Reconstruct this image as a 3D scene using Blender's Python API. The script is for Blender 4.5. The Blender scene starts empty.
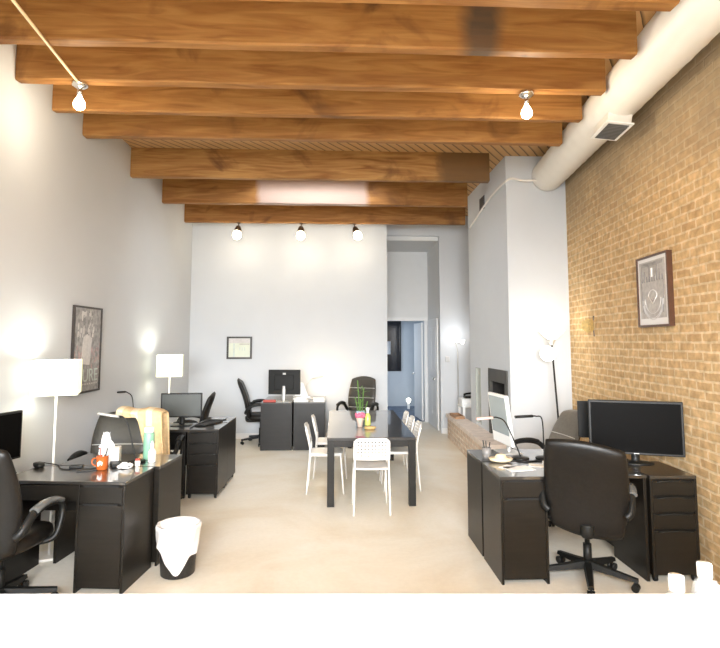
import bpy, bmesh, math, random
from mathutils import Vector, Matrix, Euler
random.seed(7)
PI = math.pi
S = bpy.context.scene
COL = S.collection
R = math.radians

# ------------------------------------------------------------------ materials
def nt(name):
    m = bpy.data.materials.new(name); m.use_nodes = True
    return m, m.node_tree.nodes, m.node_tree.links, m.node_tree.nodes['Principled BSDF']

def mat(name, col, rough=.5, metal=0, var=.06, scale=6., bump=0., spec=.5, emit=None, es=0., trans=0., sub=0.,
        coat=0., stretch=(1, 1, 1)):
    m, N, L, b = nt(name)
    tc = N.new('ShaderNodeTexCoord'); mp = N.new('ShaderNodeMapping'); mp.inputs['Scale'].default_value = stretch
    nz = N.new('ShaderNodeTexNoise'); nz.inputs['Scale'].default_value = scale; nz.inputs['Detail'].default_value = 4
    L.new(tc.outputs['Object'], mp.inputs[0]); L.new(mp.outputs[0], nz.inputs['Vector'])
    rp = N.new('ShaderNodeValToRGB')
    c = Vector(col)
    rp.color_ramp.elements[0].position = .3; rp.color_ramp.elements[1].position = .7
    rp.color_ramp.elements[0].color = (*(c * (1 - var)), 1)
    rp.color_ramp.elements[1].color = (*[min(1, v * (1 + var)) for v in c], 1)
    L.new(nz.outputs['Fac'], rp.inputs[0]); L.new(rp.outputs[0], b.inputs['Base Color'])
    b.inputs['Roughness'].default_value = rough; b.inputs['Metallic'].default_value = metal
    b.inputs['Specular IOR Level'].default_value = spec
    b.inputs['Coat Weight'].default_value = coat
    if trans: b.inputs['Transmission Weight'].default_value = trans
    if emit: b.inputs['Emission Color'].default_value = (*emit, 1); b.inputs['Emission Strength'].default_value = es
    if bump:
        bp = N.new('ShaderNodeBump'); bp.inputs['Strength'].default_value = bump; bp.inputs['Distance'].default_value = .01
        L.new(nz.outputs['Fac'], bp.inputs['Height']); L.new(bp.outputs[0], b.inputs['Normal'])
    return m

def wood_beam_mat(name, light, dark, patch=None):
    m, N, L, b = nt(name)
    tc = N.new('ShaderNodeTexCoord')
    mp = N.new('ShaderNodeMapping'); mp.inputs['Scale'].default_value = (.9, 9, 9)
    L.new(tc.outputs['Object'], mp.inputs[0])
    nz = N.new('ShaderNodeTexNoise'); nz.inputs['Scale'].default_value = 1.6; nz.inputs['Detail'].default_value = 8; nz.inputs['Distortion'].default_value = 1.2
    L.new(mp.outputs[0], nz.inputs['Vector'])
    rp = N.new('ShaderNodeValToRGB')
    rp.color_ramp.elements[0].position = .3; rp.color_ramp.elements[0].color = (*dark, 1)
    rp.color_ramp.elements[1].position = .68; rp.color_ramp.elements[1].color = (*light, 1)
    L.new(nz.outputs['Fac'], rp.inputs[0])
    n2 = N.new('ShaderNodeTexNoise'); n2.inputs['Scale'].default_value = 1.7; n2.inputs['Detail'].default_value = 5; n2.inputs['Distortion'].default_value = .8
    L.new(tc.outputs['Object'], n2.inputs['Vector'])
    r2 = N.new('ShaderNodeValToRGB'); r2.color_ramp.elements[0].position = .58; r2.color_ramp.elements[1].position = .74
    L.new(n2.outputs['Fac'], r2.inputs[0])
    mx = N.new('ShaderNodeMix'); mx.data_type = 'RGBA'
    L.new(r2.outputs[0], mx.inputs['Factor']); L.new(rp.outputs[0], mx.inputs['A'])
    mx.inputs['B'].default_value = (dark[0] * .45, dark[1] * .4, dark[2] * .5, 1)
    out = mx.outputs['Result']
    if patch:                     # patches: stain, dark end, skylight painted into the wood; x0, x1, colour
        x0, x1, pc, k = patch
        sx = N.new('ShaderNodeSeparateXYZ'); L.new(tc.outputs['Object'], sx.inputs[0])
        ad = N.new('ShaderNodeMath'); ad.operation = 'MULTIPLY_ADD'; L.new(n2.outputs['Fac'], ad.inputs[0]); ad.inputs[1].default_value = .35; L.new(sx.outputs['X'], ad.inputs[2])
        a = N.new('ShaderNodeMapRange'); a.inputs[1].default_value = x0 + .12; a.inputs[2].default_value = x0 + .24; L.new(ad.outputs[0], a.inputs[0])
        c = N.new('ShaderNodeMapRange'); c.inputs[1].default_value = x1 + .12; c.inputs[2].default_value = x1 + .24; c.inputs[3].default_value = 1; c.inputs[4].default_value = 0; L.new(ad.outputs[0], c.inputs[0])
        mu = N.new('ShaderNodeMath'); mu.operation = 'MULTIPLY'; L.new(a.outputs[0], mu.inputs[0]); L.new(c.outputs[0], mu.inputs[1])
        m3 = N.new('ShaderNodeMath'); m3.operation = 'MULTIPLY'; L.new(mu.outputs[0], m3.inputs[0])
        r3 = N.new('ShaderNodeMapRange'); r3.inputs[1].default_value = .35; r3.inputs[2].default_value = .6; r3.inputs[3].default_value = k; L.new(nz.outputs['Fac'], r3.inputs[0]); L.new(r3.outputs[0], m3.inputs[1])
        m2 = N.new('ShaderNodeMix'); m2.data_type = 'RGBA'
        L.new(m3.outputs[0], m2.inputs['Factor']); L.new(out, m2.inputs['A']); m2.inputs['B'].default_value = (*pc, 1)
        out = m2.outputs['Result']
    L.new(out, b.inputs['Base Color']); b.inputs['Roughness'].default_value = .6; b.inputs['Specular IOR Level'].default_value = .3
    bp = N.new('ShaderNodeBump'); bp.inputs['Strength'].default_value = .3; bp.inputs['Distance'].default_value = .01
    L.new(nz.outputs['Fac'], bp.inputs['Height']); L.new(bp.outputs[0], b.inputs['Normal'])
    return m

def brick_mat(name, c1, c2, mortar, bw=.21, bh=.073, axis='YZ', dirt=True, msize=.011):
    m, N, L, b = nt(name)
    tc = N.new('ShaderNodeTexCoord'); sx = N.new('ShaderNodeSeparateXYZ'); cb = N.new('ShaderNodeCombineXYZ')
    L.new(tc.outputs['Object'], sx.inputs[0])
    L.new(sx.outputs[axis[0]], cb.inputs['X']); L.new(sx.outputs[axis[1]], cb.inputs['Y'])
    dn = N.new('ShaderNodeTexNoise'); dn.inputs['Scale'].default_value = 9; dn.inputs['Detail'].default_value = 3
    L.new(tc.outputs['Object'], dn.inputs['Vector'])
    va = N.new('ShaderNodeVectorMath'); va.operation = 'MULTIPLY_ADD'
    L.new(dn.outputs['Color'], va.inputs[0]); va.inputs[1].default_value = (.022, .022, 0); L.new(cb.outputs[0], va.inputs[2])
    br = N.new('ShaderNodeTexBrick')
    br.inputs['Scale'].default_value = 1; br.inputs['Brick Width'].default_value = bw; br.inputs['Row Height'].default_value = bh
    br.inputs['Mortar Size'].default_value = msize; br.inputs['Mortar Smooth'].default_value = .35; br.inputs['Bias'].default_value = 0
    br.inputs['Color1'].default_value = (*c1, 1); br.inputs['Color2'].default_value = (*c2, 1); br.inputs['Mortar'].default_value = (*mortar, 1)
    L.new(va.outputs[0], br.inputs['Vector'])
    nz = N.new('ShaderNodeTexNoise'); nz.inputs['Scale'].default_value = 14; nz.inputs['Detail'].default_value = 6
    L.new(tc.outputs['Object'], nz.inputs['Vector'])
    rp = N.new('ShaderNodeValToRGB'); rp.color_ramp.elements[0].position = .32; rp.color_ramp.elements[1].position = .7
    rp.color_ramp.elements[0].color = (.70, .66, .58, 1); rp.color_ramp.elements[1].color = (1.1, 1.08, 1.02, 1)
    L.new(nz.outputs['Fac'], rp.inputs[0])
    mx = N.new('ShaderNodeMix'); mx.data_type = 'RGBA'; mx.blend_type = 'MULTIPLY'; mx.inputs['Factor'].default_value = 1
    L.new(br.outputs['Color'], mx.inputs['A']); L.new(rp.outputs[0], mx.inputs['B'])
    out = mx.outputs['Result']
    if dirt:                       # grey grime band along the top of the wall, uneven edge
        n3 = N.new('ShaderNodeTexNoise'); n3.inputs['Scale'].default_value = 1.3; n3.inputs['Detail'].default_value = 6
        L.new(tc.outputs['Object'], n3.inputs['Vector'])
        ma = N.new('ShaderNodeMath'); ma.operation = 'MULTIPLY_ADD'; L.new(n3.outputs['Fac'], ma.inputs[0]); ma.inputs[1].default_value = 1.1; L.new(sx.outputs['Z'], ma.inputs[2])
        mr = N.new('ShaderNodeMapRange'); mr.inputs[1].default_value = 3.5; mr.inputs[2].default_value = 4.2; mr.inputs[4].default_value = .75; L.new(ma.outputs[0], mr.inputs[0])
        m2 = N.new('ShaderNodeMix'); m2.data_type = 'RGBA'
        L.new(mr.outputs[0], m2.inputs['Factor']); L.new(out, m2.inputs['A']); m2.inputs['B'].default_value = (.30, .23, .15, 1)
        out = m2.outputs['Result']
    L.new(out, b.inputs['Base Color']); b.inputs['Roughness'].default_value = .85; b.inputs['Specular IOR Level'].default_value = .2
    ad = N.new('ShaderNodeMath'); ad.operation = 'MULTIPLY_ADD'; L.new(nz.outputs['Fac'], ad.inputs[0]); ad.inputs[1].default_value = .5
    inv = N.new('ShaderNodeMath'); inv.operation = 'SUBTRACT'; inv.inputs[0].default_value = 1; L.new(br.outputs['Fac'], inv.inputs[1]); L.new(inv.outputs[0], ad.inputs[2])
    bp = N.new('ShaderNodeBump'); bp.inputs['Strength'].default_value = .45; bp.inputs['Distance'].default_value = .012
    L.new(ad.outputs[0], bp.inputs['Height']); L.new(bp.outputs[0], b.inputs['Normal'])
    return m

def floor_mat():
    m, N, L, b = nt('polished_concrete')
    tc = N.new('ShaderNodeTexCoord')
    n1 = N.new('ShaderNodeTexNoise'); n1.inputs['Scale'].default_value = .8; n1.inputs['Detail'].default_value = 7; n1.inputs['Roughness'].default_value = .62; n1.inputs['Distortion'].default_value = .6
    L.new(tc.outputs['Object'], n1.inputs['Vector'])
    rp = N.new('ShaderNodeValToRGB'); e = rp.color_ramp.elements
    e[0].position = .32; e[0].color = (.76, .67, .52, 1); e[1].position = .66; e[1].color = (.89, .85, .76, 1)
    k = e.new(.5); k.color = (.84, .78, .66, 1)
    L.new(n1.outputs['Fac'], rp.inputs[0])
    n2 = N.new('ShaderNodeTexNoise'); n2.inputs['Scale'].default_value = 26; n2.inputs['Detail'].default_value = 4
    L.new(tc.outputs['Object'], n2.inputs['Vector'])
    r2 = N.new('ShaderNodeMapRange'); r2.inputs[3].default_value = .93; r2.inputs[4].default_value = 1.05; L.new(n2.outputs['Fac'], r2.inputs[0])
    mx = N.new('ShaderNodeMix'); mx.data_type = 'RGBA'; mx.blend_type = 'MULTIPLY'; mx.inputs['Factor'].default_value = 1
    L.new(rp.outputs[0], mx.inputs['A']); L.new(r2.outputs[0], mx.inputs['B'])
    L.new(mx.outputs['Result'], b.inputs['Base Color'])
    r3 = N.new('ShaderNodeMapRange'); r3.inputs[3].default_value = .3; r3.inputs[4].default_value = .55; L.new(n1.outputs['Fac'], r3.inputs[0]); L.new(r3.outputs[0], b.inputs['Roughness'])
    b.inputs['Specular IOR Level'].default_value = .4
    return m

def deck_mat():
    m, N, L, b = nt('ceiling_boards')
    tc = N.new('ShaderNodeTexCoord')
    mp = N.new('ShaderNodeMapping'); mp.inputs['Rotation'].default_value = (0, 0, R(35)); L.new(tc.outputs['Object'], mp.inputs[0])
    wv = N.new('ShaderNodeTexWave'); wv.inputs['Scale'].default_value = 3.2; wv.inputs['Distortion'].default_value = .6; wv.wave_profile = 'SAW'
    L.new(mp.outputs[0], wv.inputs['Vector'])
    rp = N.new('ShaderNodeValToRGB'); e = rp.color_ramp.elements
    e[0].position = .05; e[0].color = (.10, .055, .025, 1); e[1].position = .3; e[1].color = (.52, .31, .13, 1)
    L.new(wv.outputs['Fac'], rp.inputs[0]); L.new(rp.outputs[0], b.inputs['Base Color']); b.inputs['Roughness'].default_value = .8
    return m

def glass_mat(name, col=(1, 1, 1), rough=.02, mixt=.75):
    m, N, L, b = nt(name)
    tr = N.new('ShaderNodeBsdfTransparent'); tr.inputs[0].default_value = (*col, 1)
    b.inputs['Base Color'].default_value = (*col, 1); b.inputs['Roughness'].default_value = rough
    mx = N.new('ShaderNodeMixShader'); mx.inputs[0].default_value = 1 - mixt
    L.new(tr.outputs[0], mx.inputs[1]); L.new(b.outputs[0], mx.inputs[2]); L.new(mx.outputs[0], N['Material Output'].inputs[0])
    return m

def shade_mat(name, col, es):
    m, N, L, b = nt(name)
    b.inputs['Base Color'].default_value = (.9, .88, .78, 1); b.inputs['Roughness'].default_value = .8
    b.inputs['Emission Color'].default_value = (*col, 1); b.inputs['Emission Strength'].default_value = es
    return m

M = dict(
    paint=mat('white_wall_paint', (.60, .625, .65), .6, var=.012, scale=2.5, spec=.25),
    trim=mat('white_trim_paint', (.78, .78, .77), .4, var=.01),
    hall=mat('lightened_hall_paint', (.74, .74, .73), .6, var=.012, spec=.25),  # lighter than the other walls to stand in for missing hall light
    blueroom=mat('cool_room_paint', (.50, .55, .60), .6, var=.02),
    floor=floor_mat(), deck=deck_mat(),
    beam=wood_beam_mat('old_timber', (.37, .18, .052), (.21, .083, .018)),
    beam_stain=wood_beam_mat('old_timber_stained', (.37, .18, .052), (.21, .083, .018), (.92, 1.16, (.085, .055, .035), .8)),
    beam_knot=wood_beam_mat('old_timber_dark_end', (.44, .235, .075), (.21, .085, .02), (1.35, 2.4, (.15, .08, .03), .9)),
    beam_skylit=wood_beam_mat('old_timber_painted_skylight', (.37, .18, .052), (.21, .083, .018), (-1.22, .50, (.40, .29, .24), 1.)),  # pale middle paints the skylight falling on this beam
    brick=brick_mat('common_brick', (.72, .51, .285), (.60, .40, .21), (.78, .62, .41)),
    hearthbrick=brick_mat('hearth_brick', (.80, .66, .56), (.70, .55, .45), (.84, .77, .70), axis='YZ', dirt=False),
    hearthtop=mat('hearth_slab', (.76, .66, .58), .7, var=.12, scale=9),
    duct=mat('painted_duct', (.78, .75, .69), .45, var=.02, scale=3),
    black=mat('black_brown_laminate', (.0095, .0075, .0052), .36, var=.25, scale=3, stretch=(1, 1, 12), spec=.35),
    blacktop=mat('black_brown_top', (.020, .017, .014), .3, var=.2, scale=3, stretch=(1, 12, 1), spec=.7, coat=1),
    gap=mat('shadow_gap', (.004, .004, .004), .8),
    leather=mat('black_leather', (.0065, .0055, .0045), .45, var=.2, scale=40, bump=.12, spec=.35),
    greyleather=mat('dark_grey_leather', (.035, .032, .026), .42, var=.12, scale=40, bump=.1),
    paleleather=mat('taupe_grey_leather', (.15, .138, .115), .45, var=.1, scale=40, bump=.1),
    plastic=mat('black_plastic', (.010, .010, .009), .45, var=.1, spec=.3),
    armgrey=mat('grey_glossy_plastic', (.10, .10, .095), .22, var=.05),
    screen=mat('black_screen', (.0025, .0022, .002), .4, var=.02, spec=.04),
    screengrey=mat('grey_lit_screen', (.05, .055, .05), .35, var=.03),
    screenreflect=mat('painted_screen_reflection', (.36, .41, .42), .25, var=.03),  # paleness paints the reflection on a switched-off screen
    chrome=mat('chrome', (.75, .75, .75), .18, 1, var=.02),
    silver=mat('silver_plastic', (.62, .62, .60), .3, .5, var=.03),
    whiteplastic=mat('white_plastic', (.84, .83, .80), .4, var=.015),
    whitechair=mat('white_chair_plastic', (.86, .83, .78), .4, var=.015),
    whitemetal=mat('white_painted_metal', (.85, .82, .77), .35, var=.015),
    table=mat('black_brown_table', (.020, .017, .015), .3, var=.15, scale=3, stretch=(10, 1, 1), spec=.7, coat=1),
    paper=mat('white_paper', (.85, .84, .81), .7, var=.02),
    orange=mat('orange_glaze', (.40, .095, .02), .2, var=.05),
    green=mat('pale_green_plastic', (.20, .40, .27), .35, var=.04),
    clearish=mat('frosted_plastic', (.80, .78, .70), .3, var=.03),
    beige=mat('beige_wool', (.70, .50, .27), .9, var=.12, scale=30, bump=.3),
    beigestripe=mat('pale_beige_wool', (.80, .66, .45), .9, var=.08, scale=30, bump=.3),
    bag=mat('white_bin_bag', (.82, .80, .78), .4, var=.03, scale=12, bump=.5),
    mesh=mat('dark_wire_mesh', (.03, .027, .025), .5, .3, var=.4, scale=120),
    pink=mat('pink_petals', (.85, .16, .26), .6, var=.3, scale=60),
    pot=mat('pale_pot', (.80, .62, .50), .5, var=.05),
    leaf=mat('green_stalks', (.10, .22, .035), .5, var=.3, scale=20),
    blueglass=mat('pale_blue_glaze', (.45, .60, .72), .25, var=.2, scale=20),
    lime=mat('lime_liquid', (.55, .62, .16), .2, var=.1),
    wood=mat('light_wood', (.58, .38, .15), .5, var=.15, scale=20, stretch=(1, 8, 8)),
    tray=mat('brown_tray_wood', (.36, .20, .10), .5, var=.15, scale=20),
    brass=mat('aged_brass', (.60, .42, .16), .45, .2, var=.2, scale=30),
    ledge=mat('white_quartz', (.93, .925, .925), .35, var=.006, scale=8),
    cabinet=mat('white_cabinet_paint', (.82, .82, .82), .4, var=.01),
    soot=mat('soot_black', (.018, .016, .014), .8, var=.3, scale=12),
    firemetal=mat('dark_grey_metal', (.085, .08, .068), .4, .4, var=.1),
    recess=mat('grey_green_recess', (.42, .43, .38), .6, var=.05),
    gunmetal=mat('dark_bronze_metal', (.16, .12, .09), .35, .8, var=.1),
    printdark=mat('grey_print', (.33, .325, .32), .55, var=.35, scale=22, spec=.4),
    printpale=mat('pale_print_ink', (.62, .60, .58), .55, var=.1, scale=30),
    printrose=mat('rose_print_ink', (.46, .33, .32), .55, var=.3, scale=30),
    printteal=mat('pale_teal_print_ink', (.55, .62, .58), .55, var=.1, scale=30),
    printgrey=mat('silver_grey_print', (.46, .43, .40), .5, var=.16, scale=26),
    printline=mat('pencil_grey_ink', (.27, .25, .24), .6, var=.1),
    frame=mat('black_frame_wood', (.03, .022, .018), .35, var=.1),
    framebrown=mat('dark_brown_frame_wood', (.085, .035, .018), .35, var=.2, scale=20),
    matboard=mat('white_mat_board', (.80, .78, .76), .7, var=.01),
    greenpaint=mat('pale_green_print', (.68, .72, .60), .6, var=.06),
    bulb=mat('warm_bulb_glow', (1, .9, .75), .3, var=0, emit=(1, .83, .56), es=9),
    bulbwhite=mat('white_bulb_glow', (1, .95, .85), .3, var=0, emit=(1, .93, .78), es=12),
    torchglass=mat('lit_frosted_glass', (.9, .9, .88), .4, var=0, emit=(1, .93, .80), es=.9),
    nightglow=mat('night_light_glow', (1, 1, .9), .3, var=0, emit=(1, 1, .85), es=3),
    shade=shade_mat('lit_lampshade_fabric', (1, .95, .66), .34),
    shadeseam=mat('lampshade_seam', (.55, .58, .35), .8),
    dimshade=mat('unlit_white_shade', (.80, .84, .88), .8),
    glass=glass_mat('clear_plastic_wall', (.93, .96, .97), .05, .8),
    film=glass_mat('clear_plastic_film', (.95, .95, .96), .15, .9),
    darkglass=mat('night_window_glass', (.008, .010, .016), .12, var=.05),
    bluefloor=mat('blue_grey_carpet', (.16, .20, .27), .8, var=.25, scale=6),
    white=mat('bright_white_plastic', (.88, .88, .86), .35, var=.01),
    greyjar=mat('grey_pottery', (.20, .19, .18), .4, var=.1),
    skin=mat('tan_straw', (.72, .58, .38), .7, var=.15, scale=40),
    cable=mat('cable_black', (.012, .012, .012), .5),
    conduit=mat('painted_conduit', (.78, .60, .36), .4, var=.03),
    conduitw=mat('white_conduit', (.80, .77, .72), .4, var=.02),
    red=mat('dull_red_plastic', (.45, .06, .04), .5, var=.1),
    ventdark=mat('dark_vent_slots', (.11, .11, .12), .6, var=.1),
    pinkmetal=mat('rosy_lamp_head', (.70, .48, .42), .35, var=.05),
)

# ------------------------------------------------------------------ mesh builder
class MB:
    def __init__(s): s.bm = bmesh.new(); s.mats = []
    def mi(s, m):
        if m is None: return 0
        if m not in s.mats: s.mats.append(m)
        return s.mats.index(m)
    def _fin(s, faces, m, smooth):
        k = s.mi(m)
        for f in faces:
            if f.is_valid: f.material_index = k; f.smooth = smooth
    def box(s, x0, x1, y0, y1, z0, z1, bev=0, m=None, X=None, seg=2):
        before = set(s.bm.faces)
        g = bmesh.ops.create_cube(s.bm, size=1)
        mtx = Matrix.Translation(((x0 + x1) / 2, (y0 + y1) / 2, (z0 + z1) / 2)) @ Matrix.Diagonal((abs(x1 - x0), abs(y1 - y0), abs(z1 - z0), 1))
        bmesh.ops.transform(s.bm, matrix=mtx, verts=g['verts'])
        vs = g['verts']
        if bev:
            es = list({e for v in vs for e in v.link_edges})
            r = bmesh.ops.bevel(s.bm, geom=es, offset=bev, segments=seg, profile=.5, affect='EDGES')
        new = [f for f in s.bm.faces if f not in before]
        if X is not None:
            bmesh.ops.transform(s.bm, matrix=X, verts=list({v for f in new for v in f.verts}))
        s._fin(new, m, False); return s
    def ring(s, pts): return [s.bm.verts.new(p) for p in pts]
    def loft(s, rings, m=None, smooth=True, caps=True, closed=True):
        vr = [s.ring(r) for r in rings]; n = len(vr[0]); fs = []
        for a, b in zip(vr, vr[1:]):
            for i in range(n if closed else n - 1):
                j = (i + 1) % n
                fs.append(s.bm.faces.new((a[i], a[j], b[j], b[i])))
        if caps and closed:
            fs.append(s.bm.faces.new(list(reversed(vr[0])))); fs.append(s.bm.faces.new(vr[-1]))
        s._fin(fs, m, smooth)
        if caps and closed: fs[-1].smooth = fs[-2].smooth = False
        return s
    def lathe(s, prof, o=(0, 0, 0), seg=24, m=None, X=None, caps=True, smooth=True):
        o = Vector(o); rings = []
        for r, z in prof:
            pts = [Vector((max(r, 1e-4) * math.cos(2 * PI * i / seg), max(r, 1e-4) * math.sin(2 * PI * i / seg), z)) for i in range(seg)]
            rings.append([((X @ p) if X is not None else p) + o for p in pts])
        return s.loft(rings, m, smooth, caps)
    def sphere(s, c, r, m=None, seg=20, sc=(1, 1, 1)):
        n = seg // 2
        rings = []
        for k in range(n + 1):
            a = -PI / 2 + PI * k / n; a = max(-PI / 2 + .02, min(PI / 2 - .02, a))
            rings.append([Vector((c[0] + sc[0] * r * math.cos(a) * math.cos(2 * PI * i / seg), c[1] + sc[1] * r * math.cos(a) * math.sin(2 * PI * i / seg), c[2] + sc[2] * r * math.sin(a))) for i in range(seg)])
        return s.loft(rings, m, True, True)
    def tube(s, pts, r, seg=10, m=None, smoothp=0, flat=1., closed=False):
        P = [Vector(p) for p in pts]
        if smoothp: P = catmull(P, smoothp, closed)
        n = len(P); rings = []
        up0 = Vector((0, 0, 1)); prev = None
        for i, p in enumerate(P):
            if closed: t = (P[(i + 1) % n] - P[i - 1]).normalized()
            else: t = (P[min(i + 1, n - 1)] - P[max(i - 1, 0)]).normalized()
            if prev is None:
                u = up0 if abs(t.z) < .9 else Vector((0, 1, 0))
                a = (u - t * u.dot(t)).normalized()
            else:
                a = (prev - t * prev.dot(t)).normalized()
            prev = a; b = t.cross(a)
            rr = r(i / (n - 1)) if callable(r) else r
            rings.append([p + a * (rr * math.cos(2 * PI * k / seg)) + b * (rr * flat * math.sin(2 * PI * k / seg)) for k in range(seg)])
        if closed: rings.append(rings[0]); return s.loft(rings, m, True, False)
        return s.loft(rings, m, True, True)
    def cyl(s, p0, p1, r, r1=None, seg=14, m=None):
        r1 = r if r1 is None else r1
        return s.tube([p0, p1], lambda t: r + (r1 - r) * t, seg, m)
    def prism(s, poly, ax, a0, a1, m=None, X=None):
        def P(p, h):
            v = {'x': (h, p[0], p[1]), 'y': (p[0], h, p[1]), 'z': (p[0], p[1], h)}[ax]
            v = Vector(v); return X @ v if X is not None else v
        return s.loft([[P(p, a0) for p in poly], [P(p, a1) for p in poly]], m, False, True)
    def pad(s, w, h, t, fn, m=None, nu=16, nv=18, k=.35, grooves=(), gd=.35, pw=5):
        """cushion: (u,v) in a rounded rectangle w x h, thickness t; fn(x, v01, n) places a point, n = signed half thickness"""
        F = []
        for side in (1, -1):
            g = []
            for j in range(nv + 1):
                row = []
                for i in range(nu + 1):
                    u = math.sin(PI / 2 * (-1 + 2 * i / nu)); v = math.sin(PI / 2 * (-1 + 2 * j / nv)) * .35 + (-1 + 2 * j / nv) * .65
                    x = u * math.sqrt(1 - k * v * v) * w / 2; y = v * math.sqrt(1 - k * u * u) * h / 2
                    th = t / 2 * (max(0, 1 - max(abs(u), abs(v)) ** pw)) ** .5
                    if side == 1:
                        for gv in grooves: th *= 1 - gd * math.exp(-((v - gv) / .045) ** 2)
                    row.append(s.bm.verts.new(fn(x, y / h + .5, th * side)))
                g.append(row)
            F.append(g)
        fs = []
        for side, g in enumerate(F):
            for j in range(nv):
                for i in range(nu):
                    q = (g[j][i], g[j][i + 1], g[j + 1][i + 1], g[j + 1][i])
                    fs.append(s.bm.faces.new(q if side else tuple(reversed(q))))
        s._fin(fs, m, True)
        bmesh.ops.remove_doubles(s.bm, verts=[v for g in F for r in g for v in r], dist=1e-5)
        return s
    def build(s, name, m=None, parent=None, loc=None, rz=0):
        me = bpy.data.meshes.new(name)
        bmesh.ops.recalc_face_normals(s.bm, faces=s.bm.faces[:])
        s.bm.to_mesh(me); s.bm.free()
        for x in (s.mats or [m]): me.materials.append(x)
        o = bpy.data.objects.new(name, me); COL.objects.link(o)
        if parent: o.parent = parent
        if loc is not None: o.location = loc
        if rz: o.rotation_euler.z = rz
        return o

def catmull(P, k, closed=False):
    out = []; n = len(P)
    rng = range(n) if closed else range(n - 1)
    for i in rng:
        if closed: a, b, c, d = P[i - 1], P[i], P[(i + 1) % n], P[(i + 2) % n]
        else: a, b, c, d = P[max(i - 1, 0)], P[i], P[i + 1], P[min(i + 2, n - 1)]
        for j in range(k):
            t = j / k
            out.append(.5 * ((2 * b) + (c - a) * t + (2 * a - 5 * b + 4 * c - d) * t * t + (3 * b - a - 3 * c + d) * t ** 3))
    if not closed: out.append(P[-1])
    return out

def tag(o, label, cat, group=None):
    o['label'] = label; o['category'] = cat
    if group: o['group'] = group
    return o
def thing(name, label, cat, loc=(0, 0, 0), rz=0, group=None):
    o = bpy.data.objects.new(name, None); COL.objects.link(o); o.empty_display_size = .1
    o.location = loc; o.rotation_euler = (0, 0, rz)
    return tag(o, label, cat, group)
def struct(name, mb, m=None, parent=None):
    o = mb.build(name, m, parent)
    if parent is None: o['kind'] = 'structure'
    return o
def light(name, kind, loc, power, col=(1, 1, 1), size=.1, rot=None, sizey=None, spread=None):
    d = bpy.data.lights.new(name, kind); d.energy = power; d.color = col
    if kind == 'AREA':
        d.size = size
        if sizey: d.shape = 'RECTANGLE'; d.size_y = sizey
        if spread: d.spread = spread
    else: d.shadow_soft_size = size
    o = bpy.data.objects.new(name, d); COL.objects.link(o); o.location = loc
    if rot: o.rotation_euler = rot
    return o
def text_mesh(txt, size, m, X, depth=.0015, align='CENTER'):
    cu = bpy.data.curves.new('lettering', 'FONT'); cu.body = txt; cu.size = size; cu.extrude = depth; cu.align_x = align; cu.align_y = 'CENTER'
    o = bpy.data.objects.new('lettering', cu); COL.objects.link(o)
    dg = bpy.context.evaluated_depsgraph_get()
    me = bpy.data.meshes.new_from_object(o.evaluated_get(dg))
    bpy.data.objects.remove(o); me.materials.clear(); me.materials.append(m); me.transform(X)
    r = bpy.data.objects.new('lettering', me); COL.objects.link(r)
    return r

# ------------------------------------------------------------------ camera
cam = bpy.data.cameras.new('camera'); co = bpy.data.objects.new('camera', cam); COL.objects.link(co)
co.location = (0, 0, 1.75); co.rotation_euler = (PI / 2 + math.atan(45 / 540), 0, -R(2.6))
cam.sensor_fit = 'HORIZONTAL'; cam.sensor_width = 36; cam.lens = 27; cam.shift_y = -28 / 720
cam.clip_start = .05
S.camera = co

# ------------------------------------------------------------------ shell
CZ = 4.2; Y0 = -2.6; YB = 9.95
XL = -2.64
def brickx(y): return 3.045 - .094 * (6.9 - y)
struct('floor', MB().box(XL - .1, 3.6, Y0 - .1, 11.86, -.1, 0), M['floor'])
def leftx(y): return XL + .012 * (YB - y)
wl = MB().prism([(leftx(Y0) - .12, Y0), (leftx(Y0), Y0), (leftx(YB), YB), (leftx(YB), YB + .1), (leftx(YB) - .12, YB + .1)], 'z', 0, CZ)
struct('wall_left', wl, M['paint'])
# back wall: left of the hall opening, lintel, and right of the opening behind the chimney breast
mb = MB().box(XL, .955, YB, YB + .1, 0, CZ).box(.955, 2.017, 10.35, 10.45, 3.80, CZ).box(2.017, 3.5, 10.35, 10.45, 0, CZ)
mb.box(.855, .955, YB + .1, 10.45, 0, CZ)
struct('wall_back', mb, M['paint'])
struct('wall_hall_left', MB().box(.855, .955, 10.45, 11.8, 0, 3.8), M['hall'])
struct('ceiling_hall', MB().box(.855, 2.12, 10.45, 11.9, 3.72, 3.82), M['hall'])
mb = MB().box(2.03, 2.13, 10.45, 11.8, 0, 3.72)
struct('wall_hall_right', mb, M['hall'])
DX0, DX1, DZ = 1.02, 1.945, 2.19
mb = MB().box(.855, DX0, 11.8, 11.9, 0, 3.72).box(DX1, 2.13, 11.8, 11.9, 0, 3.72).box(DX0, DX1, 11.8, 11.9, DZ, 3.72)
struct('wall_hall_back', mb, M['hall'])
# brick wall (true angle)
ang = math.atan(.094)
L = (11 - Y0)
w = MB().box(0, .12, 0, 10.45 - Y0, 0, CZ).build('wall_right', M['brick'], None, (brickx(Y0), Y0, 0), -ang); w['kind'] = 'structure'
# wall behind the photographer, its unseen wide window put in for daylight
mb = MB().box(XL, -1.9, Y0 - .1, Y0, 0, CZ).box(1.6, 2.3, Y0 - .1, Y0, 0, CZ).box(-1.9, 1.6, Y0 - .1, Y0, 0, .8).box(-1.9, 1.6, Y0 - .1, Y0, 3.4, CZ)
struct('wall_front', mb, M['paint'])
mb = MB()
for x in (-1.9, -.75, .42, 1.56): mb.box(x, x + .06, Y0 - .09, Y0 - .01, .8, 3.4)
mb.box(-1.9, 1.6, Y0 - .09, Y0 - .01, .8, .86).box(-1.9, 1.6, Y0 - .09, Y0 - .01, 3.34, 3.4)
struct('window_1', mb, M['trim'])
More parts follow.
